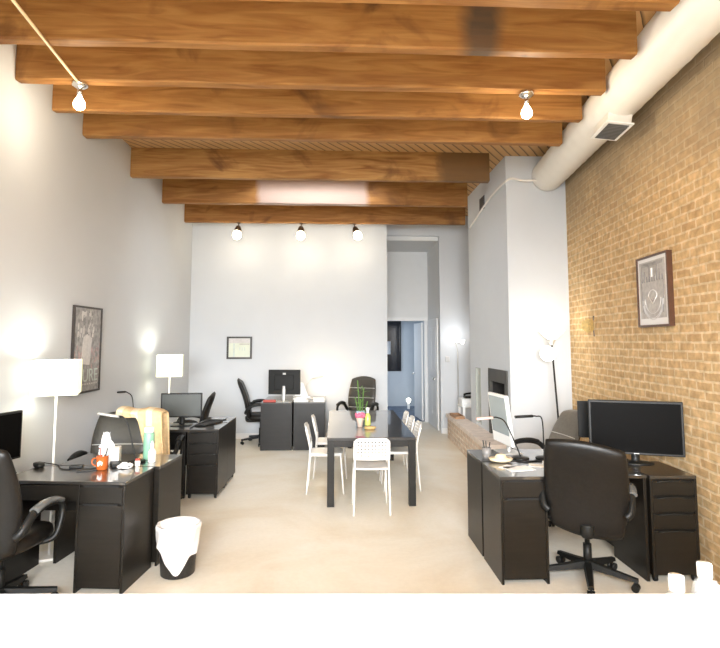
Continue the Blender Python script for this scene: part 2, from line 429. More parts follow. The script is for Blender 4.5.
# ceiling boards with a skylight opening between the fifth and sixth beams
SX0, SX1, SY0, SY1 = -1.2, .62, 7.25, 7.95
mb = MB().box(XL, 3.6, Y0, SY0, CZ, CZ + .1).box(XL, 3.6, SY1, 10.45, CZ, CZ + .1).box(XL, SX0, SY0, SY1, CZ, CZ + .1).box(SX1, 3.6, SY0, SY1, CZ, CZ + .1)
struct('ceiling', mb, M['deck'])
mb = MB().box(SX0 - .05, SX1 + .05, SY0 - .05, SY0, CZ + .1, CZ + .7).box(SX0 - .05, SX1 + .05, SY1, SY1 + .05, CZ + .1, CZ + .7)
mb.box(SX0 - .05, SX0, SY0, SY1, CZ + .1, CZ + .7).box(SX1, SX1 + .05, SY0, SY1, CZ + .1, CZ + .7)
struct('trim_1', mb, M['trim'])            # skylight kerb
# chimney breast with fireplace opening and a narrow slot in its left face
CX0, CY0, CY1 = 2.245, 6.9, 8.95
cxr = brickx(6.9) + .02
FY0, FY1, FZ0, FZ1 = 7.0, 7.85, .43, 1.36
NY0, NY1, NZ0, NZ1 = 8.32, 8.62, .47, 1.33
mb = MB()
mb.box(CX0 + .3, cxr, CY0, CY1, 0, CZ)
mb.box(CX0, CX0 + .3, CY0, FY0, 0, CZ)
mb.box(CX0, CX0 + .3, FY0, FY1, FZ1, CZ).box(CX0, CX0 + .3, FY0, FY1, 0, FZ0)
mb.box(CX0, CX0 + .3, FY1, NY0, 0, CZ)
mb.box(CX0, CX0 + .3, NY0, NY1, NZ1, CZ).box(CX0, CX0 + .3, NY0, NY1, 0, NZ0)
mb.box(CX0, CX0 + .3, NY1, CY1, 0, CZ)
struct('wall_chimney', mb, M['paint'])
mb = MB().box(CX0 + .26, CX0 + .298, NY0 + .001, NY1 - .001, NZ0 + .001, NZ1 - .001).box(CX0 - .005, CX0 + .26, NY0 + .002, NY0 + .012, NZ0, NZ1).box(CX0 - .004, CX0 + .26, NY1 - .012, NY1 - .002, NZ0, NZ1)
struct('trim_2', mb, M['recess'])          # slot lining
# baseboards
mb = MB().box(XL, .955, YB - .015, YB, 0, .10); struct('baseboard_back', mb, M['trim'])
struct('baseboard_left', MB().prism([(leftx(Y0) + .001, Y0), (leftx(Y0) + .016, Y0), (leftx(YB) + .016, YB - .016), (leftx(YB) + .001, YB - .016)], 'z', 0, .10), M['trim'])
struct('baseboard_right', MB().box(2.03, 2.6, 10.335, 10.35, 0, .10), M['trim'])
# doors
d = MB(); d.box(DX1, DX1 + .075, 11.775, 11.8, 0, DZ + .075).box(DX0 - .06, DX0, 11.775, 11.8, 0, DZ + .075).box(DX0, DX1, 11.775, 11.8, DZ, DZ + .075)
struct('trim_3', d, M['trim'])
d = MB().box(2.0, 2.028, 10.62, 11.68, .01, 2.2, .006)
dm = struct('door_1', d, M['trim'])
p = MB().sphere((1.965, 10.74, 1.0), .03).cyl((2.0, 10.74, 1.0), (1.97, 10.74, 1.0), .012); p.build('door_knob', M['chrome'], dm)
d = MB()
for z0, z1 in ((.25, 1.0), (1.15, 2.02)):
    for y0, y1 in ((10.74, 11.1), (11.2, 11.56)): d.box(1.994, 2.0, y0, y1, z0, z1, .004)
d.build('door_panel', M['trim'], dm)
# far room
struct('floor_room', MB().box(.3, 2.5, 11.9, 14.7, -.1, 0), M['bluefloor'])
mb = MB().box(.2, .3, 11.9, 14.7, 0, 2.6).box(2.5, 2.6, 11.9, 14.7, 0, 2.6).box(.2, 2.6, 14.7, 14.8, 0, 2.6)
struct('wall_room', mb, M['blueroom'])
struct('ceiling_room', MB().box(.2, 2.6, 11.9, 14.8, 2.6, 2.7), M['blueroom'])
struct('floor_threshold', MB().box(DX0, DX1, 11.861, 11.9, -.1, 0), M['floor'])
wn = MB().box(1.42, 1.74, 14.66, 14.695, .98, 2.25); o = struct('window_2', wn, M['darkglass'])
f = MB()
for a in ((1.38, 1.42, .94, 2.29), (1.74, 1.78, .94, 2.29)): f.box(a[0], a[1], 14.65, 14.7, a[2], a[3])
f.box(1.42, 1.74, 14.65, 14.7, .94, .98).box(1.42, 1.74, 14.65, 14.7, 2.25, 2.29).build('window_frame', M['darkglass'], o)
dr = MB().box(0, .04, 0, .82, .01, 2.16, .006).build('door_2', M['trim'], None, (1.90, 11.93, 0), R(3)); dr['kind'] = 'structure'
MB().sphere((-.04, .74, 1.0), .03).cyl((0, .74, 1.0), (-.03, .74, 1.0), .011).build('door_knob', M['chrome'], dr)

# ------------------------------------------------------------------ beams and duct
DUCT0 = Vector((2.80, 6.88, 3.93)); DS = .116; DR = .205
def ductx(y): return DUCT0.x - DS * (DUCT0.y - y)
beams = [  # y near, thickness, x right, height, material, label
    (3.09, .11, None, .35, 'beam', 'timber beam grazing the top edge of the photo'),
    (3.68, .10, None, .35, 'beam_stain', 'timber beam with a dark stain, running to the white duct'),
    (4.28, .10, None, .35, 'beam', 'timber beam carrying the two chrome pendant bulbs'),
    (4.86, .09, None, .35, 'beam', 'timber beam directly behind the one with pendant bulbs'),
    (5.47, .10, None, .35, 'beam', 'timber beam just in front of the slatted ceiling strip'),
    (6.80, .10, 2.0, .37, 'beam_knot', 'knotty timber beam with slatted ceiling boards showing above it'),
    (8.10, .10, 2.03, .37, 'beam_skylit', 'timber beam whose middle is painted paler as if lit by the skylight'),
    (9.36, .10, 2.30, .37, 'beam', 'farthest timber beam, with three small spot bulbs below it'),
]
for y, t, xr, h, mm, lab in beams:
    xr = xr if xr else ductx(y) - DR - .03
    zb = 3.84 if y < 6 else (3.815 if y > 9 else 3.825)
    b = MB(); n = 14
    rings = []
    for i in range(n + 1):            # slightly irregular hand-sawn section
        x = leftx(y) + .003 + (xr - leftx(y) - .003) * i / n
        j = lambda a: random.uniform(-a, a)
        rings.append([Vector((x, y + j(.004), zb + .012 + j(.003))), Vector((x, y + .012, zb + j(.004))), Vector((x, y + t - .012, zb + j(.004))), Vector((x, y + t + j(.003), zb + .012)),
                      Vector((x, y + t, CZ - .001)), Vector((x, y, CZ - .001))])
    b.loft(rings, None, False, True)
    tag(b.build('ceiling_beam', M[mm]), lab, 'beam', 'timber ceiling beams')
# round duct with spiral seams
du = thing('air_duct', 'long round white air duct running along the top of the brick wall', 'duct', (DUCT0.x, DUCT0.y, DUCT0.z - DR))
dirv = Vector((-DS, -1, 0)).normalized(); perp = Vector((dirv.y, -dirv.x, 0))
rings = []; Ld = 8.6; n = 170; seg = 40
for i in range(n + 1):
    d = Ld * i / n
    rr = DR + (.0035 if i % 4 == 0 else 0)
    c = Vector((0, 0, DR)) + dirv * d
    rings.append([c + perp * (rr * math.cos(2 * PI * k / seg)) + Vector((0, 0, rr * math.sin(2 * PI * k / seg))) for k in range(seg)])
MB().loft(rings, None, True, True).build('duct_pipe', M['duct'], du)
# register box under the duct
Yv = 4.66; c = Vector((0, 0, DR)) + dirv * ((DUCT0.y - Yv) / -dirv.y * 1)
X = Matrix.Translation(c) @ Matrix.Rotation(math.atan(-DS), 4, 'Z') @ Matrix.Rotation(R(8), 4, 'Y') @ Matrix.Diagonal((.85, .8, 1, 1))
MB().box(-.12, .12, -.22, .22, -.27, -.15, .004, X=X).build('register_collar', M['duct'], du)
MB().box(-.14, .14, -.25, .25, -.285, -.27, .003, X=X).build('register_frame', M['white'], du)
g = MB().box(-.105, .105, -.21, .21, -.289, -.2855, X=X)
g.build('register_grille', M['ventdark'], du)
g = MB()
for i in range(11):
    y = -.19 + .038 * i; g.box(-.105, .105, y - .004, y + .004, -.293, -.289, X=X)
g.build('register_louvre', M['armgrey'], du)
# dark wall vent on the chimney breast
v = thing('wall_vent', 'small dark vent high on the white chimney breast', 'vent', (CX0, 8.05, 3.75))
MB().box(-.012, 0, -.13, .13, 0, .2, .003).build('vent_frame', M['ventdark'], v)
g = MB()
for i in range(6): g.box(-.017, -.012, -.11, .11, .02 + .03 * i, .032 + .03 * i)
g.build('vent_slat', M['firemetal'], v)
# conduits
pts = [(CX0 - .015, 8.6, 3.76), (CX0 - .015, 7.4, 3.86), (CX0 - .012, 6.95, 3.83), (CX0 + .05, 6.86, 3.80), (CX0 + .2, 6.80, 4.0), (CX0 + .34, 6.82, 3.97), (CX0 + .40, 6.84, 3.95)]
tag(MB().tube([(CX0 - .016, 8.8, 3.62), (CX0 - .016, 7.7, 3.80), (CX0 - .016, 6.95, 3.84), (CX0 + .06, 6.86, 3.88), (CX0 + .20, 6.80, 3.84), (CX0 + .375, 6.78, 3.84)], .014, 8, None, 6).build('cable_conduit', M['conduitw']), 'bent white cable pipe crossing the chimney breast to the duct', 'pipe')
tag(MB().tube([(-1.95, 2.95, 3.826), (-2.075, 4.27, 3.826)], .011, 8).build('lamp_conduit', M['conduit']), 'straight pale conduit under the beams leading to the left pendant bulb', 'pipe')

# ------------------------------------------------------------------ ceiling bulbs
def pendant(x, y, z, lab):
    t = thing('pendant_bulb', lab, 'lamp', (x, y, z), 0, 'bare bulbs on chrome ceiling bases')
    MB().lathe([(.06, 0), (.065, -.012), (.058, -.03), (.035, -.042), (.02, -.05)], seg=28).build('ceiling_base', M['chrome'], t)
    MB().lathe([(.017, -.048), (.02, -.06), (.02, -.10), (.014, -.104)], seg=18).build('socket', M['chrome'], t)
    MB().lathe([(.013, -.10), (.018, -.118), (.040, -.155), (.046, -.18), (.040, -.208), (.018, -.224), (.002, -.226)], seg=20).build('bulb', M['bulb'], t)
pendant(-2.08, 4.33, 3.84, 'bare warm bulb on chrome ceiling base above the left wall')
pendant(1.60, 4.33, 3.84, 'bare warm bulb on chrome ceiling base beside the white duct')
PW = 7
WARM = (1, .86, .66)
def spot(x, y, z, tilt, lab):
    t = thing('spot_lamp', lab, 'lamp', (x, y, z), 0, 'small spot bulbs under the farthest beam')
    MB().lathe([(.03, 0), (.03, -.012), (.010, -.018), (.008, -.07), (.002, -.071)], seg=16).build('stem', M['gunmetal'], t)
    X = Matrix.Translation((0, 0, -.065)) @ Matrix.Rotation(tilt, 4, 'Y') @ Matrix.Rotation(R(-30), 4, 'X') @ Matrix.Scale(1.25, 4)
    MB().lathe([(.012, .0), (.034, -.012), (.045, -.05), (.05, -.11), (.045, -.112), (.04, -.06), (.008, -.02)], seg=20, X=X).build('lamp_head', M['gunmetal'], t)
    MB().lathe([(.01, -.05), (.036, -.09), (.058, -.14), (.060, -.175), (.045, -.205), (.016, -.222), (.001, -.223)], seg=18, X=X).build('bulb', M['bulb'], t)
spot(-1.70, 9.41, 3.815, R(3), 'leftmost of the three spot bulbs below the farthest beam')
spot(-.61, 9.41, 3.815, R(0), 'middle one of the three spot bulbs below the farthest beam')
spot(.33, 9.41, 3.815, R(-18), 'rightmost spot bulb below the farthest beam, tilted to the right')

# ------------------------------------------------------------------ office chair
def chair(name, lab, loc, rz, seatm='leather', backm='leather', armm='plastic', grooves=(), bw=.52, bh=.64, bz=.41, tilt=11, baserot=0, group='office swivel chairs', arms=True, frontm=None, k=.35, skew=0):
    t = thing(name, lab, 'chair', loc, rz, group)
    s = MB().pad(.52, .50, .12, lambda x, v, n: Vector((x, (v - .5) * .5 + .03, .455 + n - .035 * max(0, (v - .72) / .28) ** 2)), None, pw=7)
    s.build('seat', M[seatm], t)
    ta = math.tan(R(tilt))
    def fb(x, v, n):
        z = bz + v * bh + skew * x
        y = -.215 - (z - .45) * ta + .035 * math.sin(v * PI * 1.15) - .0 + .35 * x * x
        return Vector((x * (1 - .10 * max(0, .35 - v) / .35), y + n, z))
    b = MB().pad(bw, bh, .085, fb, None, grooves=grooves, pw=6, nv=30 if grooves else 18, k=k)
    o = b.build('backrest', M[backm], t)
    if frontm:
        o.data.materials.append(M[frontm])
        for p in o.data.polygons:
            if p.normal.y > .25: p.material_index = 1
    for gv in grooves:                  # backrest seams, kept pale to paint in reflections from the grooves
        v = (gv + 1) / 2
        MB().tube([fb(-bw * .46 + bw * .92 * q / 10, v, .036) for q in range(11)], .0045, 6).build('seam', M['silver'], o)
    # spine between seat and back
    MB().tube([(0, .0, .385), (0, -.2, .385), (0, -.235, .405), (0, -.235, .46)], .028, 8, None, 5, flat=1.6).build('back_support', M['plastic'], t)
    if arms:
        for sx in (-1, 1):
            pts = [(sx * .20, .08, .405), (sx * .285, .11, .43), (sx * .305, .15, .53), (sx * .305, .16, .62), (sx * .305, .10, .675), (sx * .305, -.04, .685), (sx * .30, -.16, .655), (sx * .285, -.235, .575), (sx * .25, -.25, .54)]
            a = MB().tube(pts, .020, 10, None, 5, flat=1.35)
            o = a.build('armrest', M['plastic'], t)
            MB().tube([(sx * .306, .135, .668), (sx * .306, .05, .694), (sx * .305, -.06, .698), (sx * .301, -.15, .676)], .021, 10, None, 5, flat=1.6).build('arm_pad', M[armm], o)
    MB().box(-.11, .11, -.1, .13, .375, .405, .006).build('seat_plate', M['plastic'], t)
    MB().cyl((0, 0, .10), (0, 0, .26), .030).cyl((0, 0, .25), (0, 0, .385), .018).build('gas_lift', M['plastic'], t)
    MB().cyl((0, 0, .085), (0, 0, .145), .045, .04).build('base_hub', M['plastic'], t)
    for i in range(5):
        a = baserot + 2 * PI * i / 5; ca, sa = math.cos(a), math.sin(a)
        l = MB(); q = Vector((-sa, ca, 0)); d = Vector((ca, sa, 0))
        def sec(r, z, w, h): return [d * r + q * w + Vector((0, 0, z)), d * r - q * w + Vector((0, 0, z)), d * r - q * w * .7 + Vector((0, 0, z + h)), d * r + q * w * .7 + Vector((0, 0, z + h))]
        l.loft([sec(.03, .09, .032, .05), sec(.18, .078, .027, .035), sec(.335, .066, .02, .024)], None, False)
        lo = l.build('leg', M['plastic'], t)
        cs = MB(); c = d * .318
        for sgn in (-1, 1): cs.cyl(c + q * (sgn * .008) + Vector((0, 0, .0275)), c + q * (sgn * .026) + Vector((0, 0, .0275)), .0265)
        cs.cyl(c + Vector((0, 0, .03)), c + Vector((0, 0, .07)), .008)
        cs.build('caster', M['plastic'], lo)
    return t

chair('office_chair', 'black office chair seen from behind at the right desk, before the big monitor', (1.865, 4.05, 0), R(-24), bw=.56, bh=.70, bz=.365, tilt=14, skew=-.11, armm='armgrey', baserot=R(56), k=.18)
chair('office_chair', 'black leather office chair cut off by the left edge of the photo', (-2.19, 3.78, 0), R(-4), grooves=(), armm='armgrey', baserot=R(25), bh=.76, bz=.37, k=.22)
chair('office_chair', 'dark office chair with a beige jacket over its backrest', (-2.10, 5.28, 0), R(183), seatm='greyleather', backm='greyleather', grooves=(-.55, .05), bw=.53, baserot=R(20), k=.25)
chair('office_chair', 'black office chair beyond the grey-screened monitor on the left', (-2.02, 7.62, 0), R(98), bw=.5, baserot=R(10), k=.25)
chair('office_chair', 'black office chair in profile beside the far pair of desks', (-1.28, 9.53, 0), R(-84), bw=.5, tilt=14, baserot=R(0), bh=.70, k=.22)
chair('office_chair', 'dark office chair against the back wall, behind the dining table', (.38, 9.30, 0), R(158), seatm='leather', backm='greyleather', grooves=(-.45, 0, .45), bw=.50, baserot=R(14), frontm='greyleather', bh=.72, k=.25)
chair('office_chair', 'grey leather office chair behind the right desks, facing left', (2.07, 5.50, 0), R(97), seatm='greyleather', backm='leather', grooves=(-.35, .2), bw=.50, baserot=R(25), frontm='paleleather', tilt=20, bh=.62, bz=.42, k=.22)
chair('office_chair', 'black office chair tucked under the second left desk, behind the jacket', (-2.0, 6.10, 0), R(8), bw=.46, bh=.42, bz=.42, baserot=R(20))

# beige jacket over the backrest
def jacket():
    nU, nV = 26, 30
    b = MB(); g = []
    for i in range(nU + 1):
        u = i / nU; row = []
        for j in range(nV + 1):
            v = j / nV
            x = -.20 + .42 * u; fd = .05 + .50 * max(0, min(1, (u - .42) / .25)) ** 1.5
            # path: up the front face, over the top, down the back
            if v < .42: q = v / .42; z = 1.08 - fd * (1 - q); y = -.055 - .02 * q; side = -1
            elif v < .58: q = (v - .42) / .16; a = PI * q; z = 1.075 + .035 * math.sin(a); y = .06 - .125 * math.cos(a) - .01; side = 0
            else: q = (v - .58) / .42; z = 1.075 - q * .62; y = .175 + .02 * q; side = 1
            drop = abs(v - .5) * 2
            fold = .022 * math.sin(u * 22 + 1.5 * math.sin(3 * v)) * drop
            x += .05 * drop * (u - .35) + .012 * math.sin(u * 15)
            sag = -.05 * max(0, u - .62) / .38 - .02 * max(0, .2 - u)
            row.append(b.bm.verts.new((x, y + fold, z + sag + .015 * math.sin(7 * u + 2))))
        g.append(row)
    fs = [b.bm.faces.new((g[i][j], g[i + 1][j], g[i + 1][j + 1], g[i][j + 1])) for i in range(nU) for j in range(nV)]
    b.mats = [M['beige'], M['beigestripe']]
    for n, f in enumerate(fs): f.smooth = True; f.material_index = 1 if (n // nV) % 9 in (0, 1, 2) else 0
    o = b.build('jacket', None, None, (-1.925, 5.50, -.015))
    md = o.modifiers.new('thick', 'SOLIDIFY'); md.thickness = .012
    tag(o, 'beige jacket draped over the backrest of a dark office chair', 'jacket')
jacket()

# ------------------------------------------------------------------ desks and drawer units
DH = .76
def cabinet(parent, x0, d, fronts, w=.35, z0=.012, z1=DH - .022, handle='gap', y0=0, feet=True):
    """carcass with fronts [(kind, z0, z1)], facing local -y"""
    b = MB().box(x0, x0 + .018, y0 + .002, y0 + d, z0, z1, .002).box(x0 + w - .018, x0 + w, y0 + .002, y0 + d, z0, z1, .002)
    b.box(x0 + .018, x0 + w - .018, y0 + .02, y0 + d - .002, z0 + .03, z1)
    b.build('cabinet_body', M['black'], parent)
    for kind, a, c in fronts:
        f = MB().box(x0 + .020, x0 + w - .020, y0 + .002, y0 + .019, a, c, .002)
        o = f.build(kind, M['black'], parent)
        if handle == 'gap':
            MB().box(x0 + .05, x0 + w - .05, y0 + .0005, y0 + .004, c + .001, c + .011).build('finger_gap', M['gap'], o)
        else:   # shallow curved pull lip
            pts = [(x0 + .05 + (w - .1) * k / 10, y0 - .004 - .012 * math.sin(PI * k / 10), c - .006 + .010 * math.sin(PI * k / 10)) for k in range(11)]
            MB().tube(pts, .006, 8, None, 0, flat=1.4).build('drawer_pull', M['plastic'], o)

def desk(lab, loc, rz, w, d, unit, group='black-brown desks', mid=True):
    t = thing('desk', lab, 'desk', loc, rz, group)
    MB().box(0, w, 0, d, DH - .022, DH, .002).build('desktop', M['blacktop'], t)
    ux = w - .35 if unit == 'r' else 0
    cabinet(t, ux, d, [('drawer', .612, .722), ('door', .035, .595)], z0=.0)
    ox = 0 if unit == 'r' else w - .025
    MB().box(ox, ox + .025, .01, d, 0, DH - .022, .002).build('side_panel', M['black'], t)
    a, c = (.025, ux) if unit == 'r' else (.35, w - .025)
    if mid: MB().box(a, c, .012, .03, .62, .728, .002).build('drawer', M['black'], t)
    MB().box(a, c, d - .02, d - .005, .42, .728).build('modesty_panel', M['black'], t)
    return t

A0 = R(-6)
wA = .93
ca, sa = math.cos(A0), math.sin(A0)
desk('front-left black-brown desk holding the orange mug', (-1.472 - wA * ca, 3.965 - wA * sa, 0), A0, wA, .46, 'r')
# back-to-back partner, user on the far side
wB = .84
ux_, uy_ = -math.sin(A0) * .93, math.cos(A0) * .93
desk('front-left black-brown desk under the green bottle, facing the jacket chair', (-1.435 + ux_, 3.97 + uy_, 0), A0 + PI, wB, .46, 'l')
desk('front-right black-brown desk whose drawer and door face the camera', (1.205, 3.99, 0), 0, 1.10, .48, 'l', mid=False)
desk('right black-brown desk behind the front one, carrying the white-framed computer', (1.205 + 1.2, 4.99, 0), PI, 1.2, .48, 'r')
desk('far black-brown desk on the left, holding the silver-stand monitor', (-1.20, 9.90, 0), -PI / 2, 1.02, .505, 'r', mid=False)
desk('far black-brown desk on the right, holding the clamp lamp', (-.165, 8.88, 0), PI / 2, 1.02, .505, 'l')

def side_desk():
    t = thing('desk', 'second desk on the left wall, joined to the tall drawer units', 'desk', (-2.585, 6.24, 0), 0, 'black-brown desks')
    MB().box(0, .93, 0, .5, DH - .03, DH, .002).build('desktop', M['blacktop'], t)
    for x in (.02, .86):
        for y in (.03, .43): MB().box(x, x + .045, y, y + .045, 0, DH - .03).build('leg', M['black'], t)
    MB().box(.06, .87, .455, .47, .45, DH - .03).build('modesty_panel', M['black'], t)
side_desk()

def drawer_unit(lab, loc, rz, d=.49, handle='pull', w=.35):
    t = thing('drawer_unit', lab, 'drawer unit', loc, rz, 'black-brown drawer units')
    MB().box(0, w, 0, d, DH - .022, DH, .002).build('top', M['blacktop'], t)
    cabinet(t, 0, d, [('drawer', .055, .365), ('drawer', .382, .485), ('drawer', .502, .605), ('drawer', .622, .722)], w=w, z0=.05, handle=handle)
    for x in (.03, w - .03):
        for y in (.04, d - .04):
            MB().cyl((x - .012, y, .022), (x + .012, y, .022), .022).box(x - .016, x + .016, y - .016, y + .016, .036, .05).build('caster', M['plastic'], t)
drawer_unit('drawer unit with four drawers at the end of the second left desk', (-1.655, 6.24, 0), R(-1), .49)
drawer_unit('drawer unit back to back behind the four-drawer one on the left', (-1.295, 7.25, 0), R(179), .49)
drawer_unit('drawer unit with four drawers against the brick wall, under the big monitor', (2.315, 3.97, 0), R(-1), .48)

# ------------------------------------------------------------------ monitors
def monitor(name, lab, loc, rz, w, h, zb, frontm='screen', backm='plastic', standm='plastic', base='oval', bez=.016, chin=0, tilt=0, framem='plastic', thick=.03):
    """faces local -y, stands on loc"""
    t = thing(name, lab, 'monitor', loc, rz, 'computer screens')
    X = Matrix.Translation((0, 0, zb)) @ Matrix.Rotation(R(-tilt), 4, 'X')
    pn = MB().box(-w / 2, w / 2, 0, thick, 0, h + chin, .006, X=X).box(-w * .3, w * .3, thick, thick + .025, h * .2 + chin, h * .8 + chin, .008, X=X)
    o = pn.build('casing', M[framem if chin else backm], t)
    MB().box(-w / 2 + bez, w / 2 - bez, -.002, .001, bez + chin, h + chin - bez, X=X).build('screen', M[frontm], t)
    MB().tube([(0, .02 + thick, .01), (0, .03 + thick, .05), (0, .012 + thick, zb + h * .35)], .018, 8, None, 4, flat=1.8).build('stand', M[standm], t)
    if base == 'oval':
        sc = Matrix.Diagonal((1, .62, 1, 1))
        MB().lathe([(.135, 0), (.14, .004), (.125, .011), (.03, .016)], seg=32, X=Matrix.Translation((0, .05, 0)) @ sc).build('base', M[standm], t)
    else:
        MB().box(-.11, .11, -.04, .14, 0, .012, .004).build('base', M[standm], t)
    return t
tv = monitor('monitor', 'large black monitor before the brick wall, on the right drawer unit', (2.43, 4.34, DH), R(-20), .70, .43, .075, tilt=0, bez=.018)
MB().box(-.02, .02, -.004, -.0015, .083, .088).build('badge', M['silver'], tv)
monitor('monitor', 'smaller black monitor mostly hidden behind the large right monitor', (2.40, 4.74, DH), R(168), .50, .32, .14, base='rect')
monitor('monitor', 'black monitor at the left edge of the photo, on the front desk', (-2.445, 4.16, DH), R(76), .36, .36, .10, base='rect')
monitor('monitor', 'grey-screened monitor on the second left desk beside the drawer units', (-1.80, 6.50, DH), R(4), .47, .28, .10, frontm='screengrey', base='rect')
mm_ = monitor('monitor', 'monitor seen from behind, with a silver stand, on the far desk', (-.83, 9.00, DH), R(172), .53, .40, .12, standm='silver', base='rect')
MB().box(-.025, .025, .0295, .033, .425, .47, .003).build('badge', M['silver'], mm_)
monitor('monitor', 'white-framed computer standing angled on the rear right desk', (1.49, 4.84, DH), R(-84), .40, .37, .08, frontm='screenreflect', framem='white', standm='silver', chin=.07, bez=.022, tilt=-7, base='rect')

# ------------------------------------------------------------------ dining table and white chairs
TX0, TX1, TY0, TY1, TZ = -.085, .868, 5.87, 8.15, .72
t = thing('dining_table', 'long black-brown table in the middle of the room', 'table', ((TX0 + TX1) / 2, (TY0 + TY1) / 2, 0))
hw, hl = (TX1 - TX0) / 2, (TY1 - TY0) / 2
MB().box(-hw, hw, -hl, hl, TZ - .03, TZ, .003).build('tabletop', M['table'], t)
MB().box(-hw + .03, hw - .03, -hl + .012, -hl + .03, TZ - .10, TZ - .03).box(-hw + .03, hw - .03, hl - .03, hl - .012, TZ - .10, TZ - .03).box(-hw + .012, -hw + .03, -hl + .012, hl - .012, TZ - .10, TZ - .03).box(hw - .03, hw - .012, -hl + .012, hl - .012, TZ - .10, TZ - .03).build('apron', M['black'], t)
for x in (-hw + .003, hw - .078):
    for y in (-hl + .003, hl - .078): MB().box(x, x + .075, y, y + .075, 0, TZ - .031, .003).build('leg', M['black'], t)

def dchair(lab, loc, rz):
    t = thing('dining_chair', lab, 'chair', loc, rz, 'white chairs around the black table')
    MB().pad(.385, .40, .022, lambda x, v, n: Vector((x, (v - .5) * .40, .45 + n - .012 * math.cos(x / .19 * 1.4) * math.sin(v * PI))), None, pw=16, k=.2).build('seat', M['whitechair'], t)
    # perforated back panel: solid border, grid of small square holes
    b = MB(); nx, nz = 21, 13; w, h = .37, .225; vs = {}
    def P(i, j):
        if (i, j) not in vs:
            u = -1 + 2 * i / nx; v = j / nz
            hx = w / 2 * (1 - .05 * max(0, v - .8) / .2 * abs(u) ** 6)
            z = .545 + v * h - .03 * (abs(u) ** 8) * (v > .9)
            vs[(i, j)] = b.bm.verts.new((u * hx, -.185 - .05 * v - .025 * (1 - u * u), z))
        return vs[(i, j)]
    for i in range(nx):
        for j in range(nz):
            if 2 <= i < nx - 2 and 2 <= j < nz - 1 and i % 2 == 0 and j % 2 == 0: continue
            b.bm.faces.new((P(i, j), P(i + 1, j), P(i + 1, j + 1), P(i, j + 1)))
    o = b.build('backrest', M['whitechair'], t)
    md = o.modifiers.new('thick', 'SOLIDIFY'); md.thickness = .012; md.offset = 0
    for sx in (-1, 1):
        MB().tube([(sx * .185, -.225, .0), (sx * .175, -.19, .44), (sx * .172, -.195, .56), (sx * .168, -.238, .73)], .0105, 8, None, 5).build('leg', M['whitemetal'], t)
        MB().tube([(sx * .185, .20, .0), (sx * .172, .165, .438)], .0105, 8).build('leg', M['whitemetal'], t)
        MB().tube([(sx * .172, .165, .432), (sx * .175, -.19, .432)], .009, 8).build('side_rail', M['whitemetal'], t)
    MB().tube([(-.172, .165, .432), (.172, .165, .432)], .009, 8).build('front_rail', M['whitemetal'], t)
dchair('white chair with perforated back at the near end of the table, facing away', (.375, 5.80, 0), 0)
dchair('nearer of two white chairs on the left side of the table', (-.10, 6.55, 0), R(-90))
dchair('farther of two white chairs on the left side of the table', (-.05, 7.25, 0), R(-90))
dchair('nearest white chair on the right side of the table', (.775, 6.62, 0), R(90))
dchair('middle white chair on the right side of the table', (.765, 7.10, 0), R(90))
dchair('farthest white chair on the right side of the table', (.755, 7.58, 0), R(90))

# table-top things
t = thing('flower_pot', 'small pale pot of pink flowers on the dining table', 'flower', (.30, 6.62, TZ))
MB().lathe([(.032, 0), (.045, .10), (.048, .105), (.042, .105), (.03, .02), (.002, .015)], seg=20).build('pot', M['pot'], t)
b = MB()
for i in range(26):
    a = random.uniform(0, 2 * PI); r = .055 * math.sqrt(random.random()); b.sphere((r * math.cos(a), r * math.sin(a), .128 + .035 * random.random() - r * .3), .019, None, 8)
b.build('petals', M['pink'], t)
t = thing('lucky_bamboo', 'tall green bamboo stalks in a pale blue vase on the table', 'plant', (.33, 7.10, TZ))
MB().lathe([(.05, 0), (.06, .02), (.06, .11), (.055, .125), (.05, .125), (.052, .03), (.002, .02)], seg=24).build('vase', M['blueglass'], t)
b = MB()
for x, y, h, lx in ((-.01, 0, .52, -.03), (.02, .02, .42, .02), (-.02, .02, .30, -.05), (.03, -.01, .25, .06), (0, -.02, .28, 0)):
    b.tube([(x, y, .03), (x + lx * .4, y, h * .5), (x + lx, y, h)], .0075, 7, None, 4)
b.build('stalks', M['leaf'], t)
b = MB()
for i in range(12):
    a = i * 2.4; z = .18 + .02 * i; l = .10 + .02 * (i % 3)
    p0 = Vector((0, 0, z)); d = Vector((math.cos(a), math.sin(a), .5)); q = Vector((-math.sin(a), math.cos(a), 0)) * .008
    pts = [p0, p0 + d * l * .5 + q, p0 + d * l * .95 - Vector((0, 0, .03)), p0 + d * l * .5 - q]
    b.loft([[p + Vector((0, 0, e)) for p in pts] for e in (0, .002)], None, False)
b.build('leaves', M['leaf'], t)
t = thing('spray_bottle', 'lime bottle with a white top on the dining table', 'bottle', (.40, 6.72, TZ))
MB().lathe([(.036, 0), (.038, .01), (.038, .11), (.022, .14), (.016, .15)], seg=20).build('bottle_body', M['lime'], t)
MB().lathe([(.018, .148), (.018, .18), (.024, .20), (.016, .215), (.002, .216)], seg=16).build('cap', M['white'], t)
tag(MB().lathe([(.05, 0), (.065, .018), (.06, .03), (.03, .034), (.002, .034)], seg=24, X=Matrix.Diagonal((1.1, .7, 1, 1))).build('wooden_bowl', M['wood'], None, (.41, 6.42, TZ)), 'low oval light wood dish at the near end of the table', 'dish')

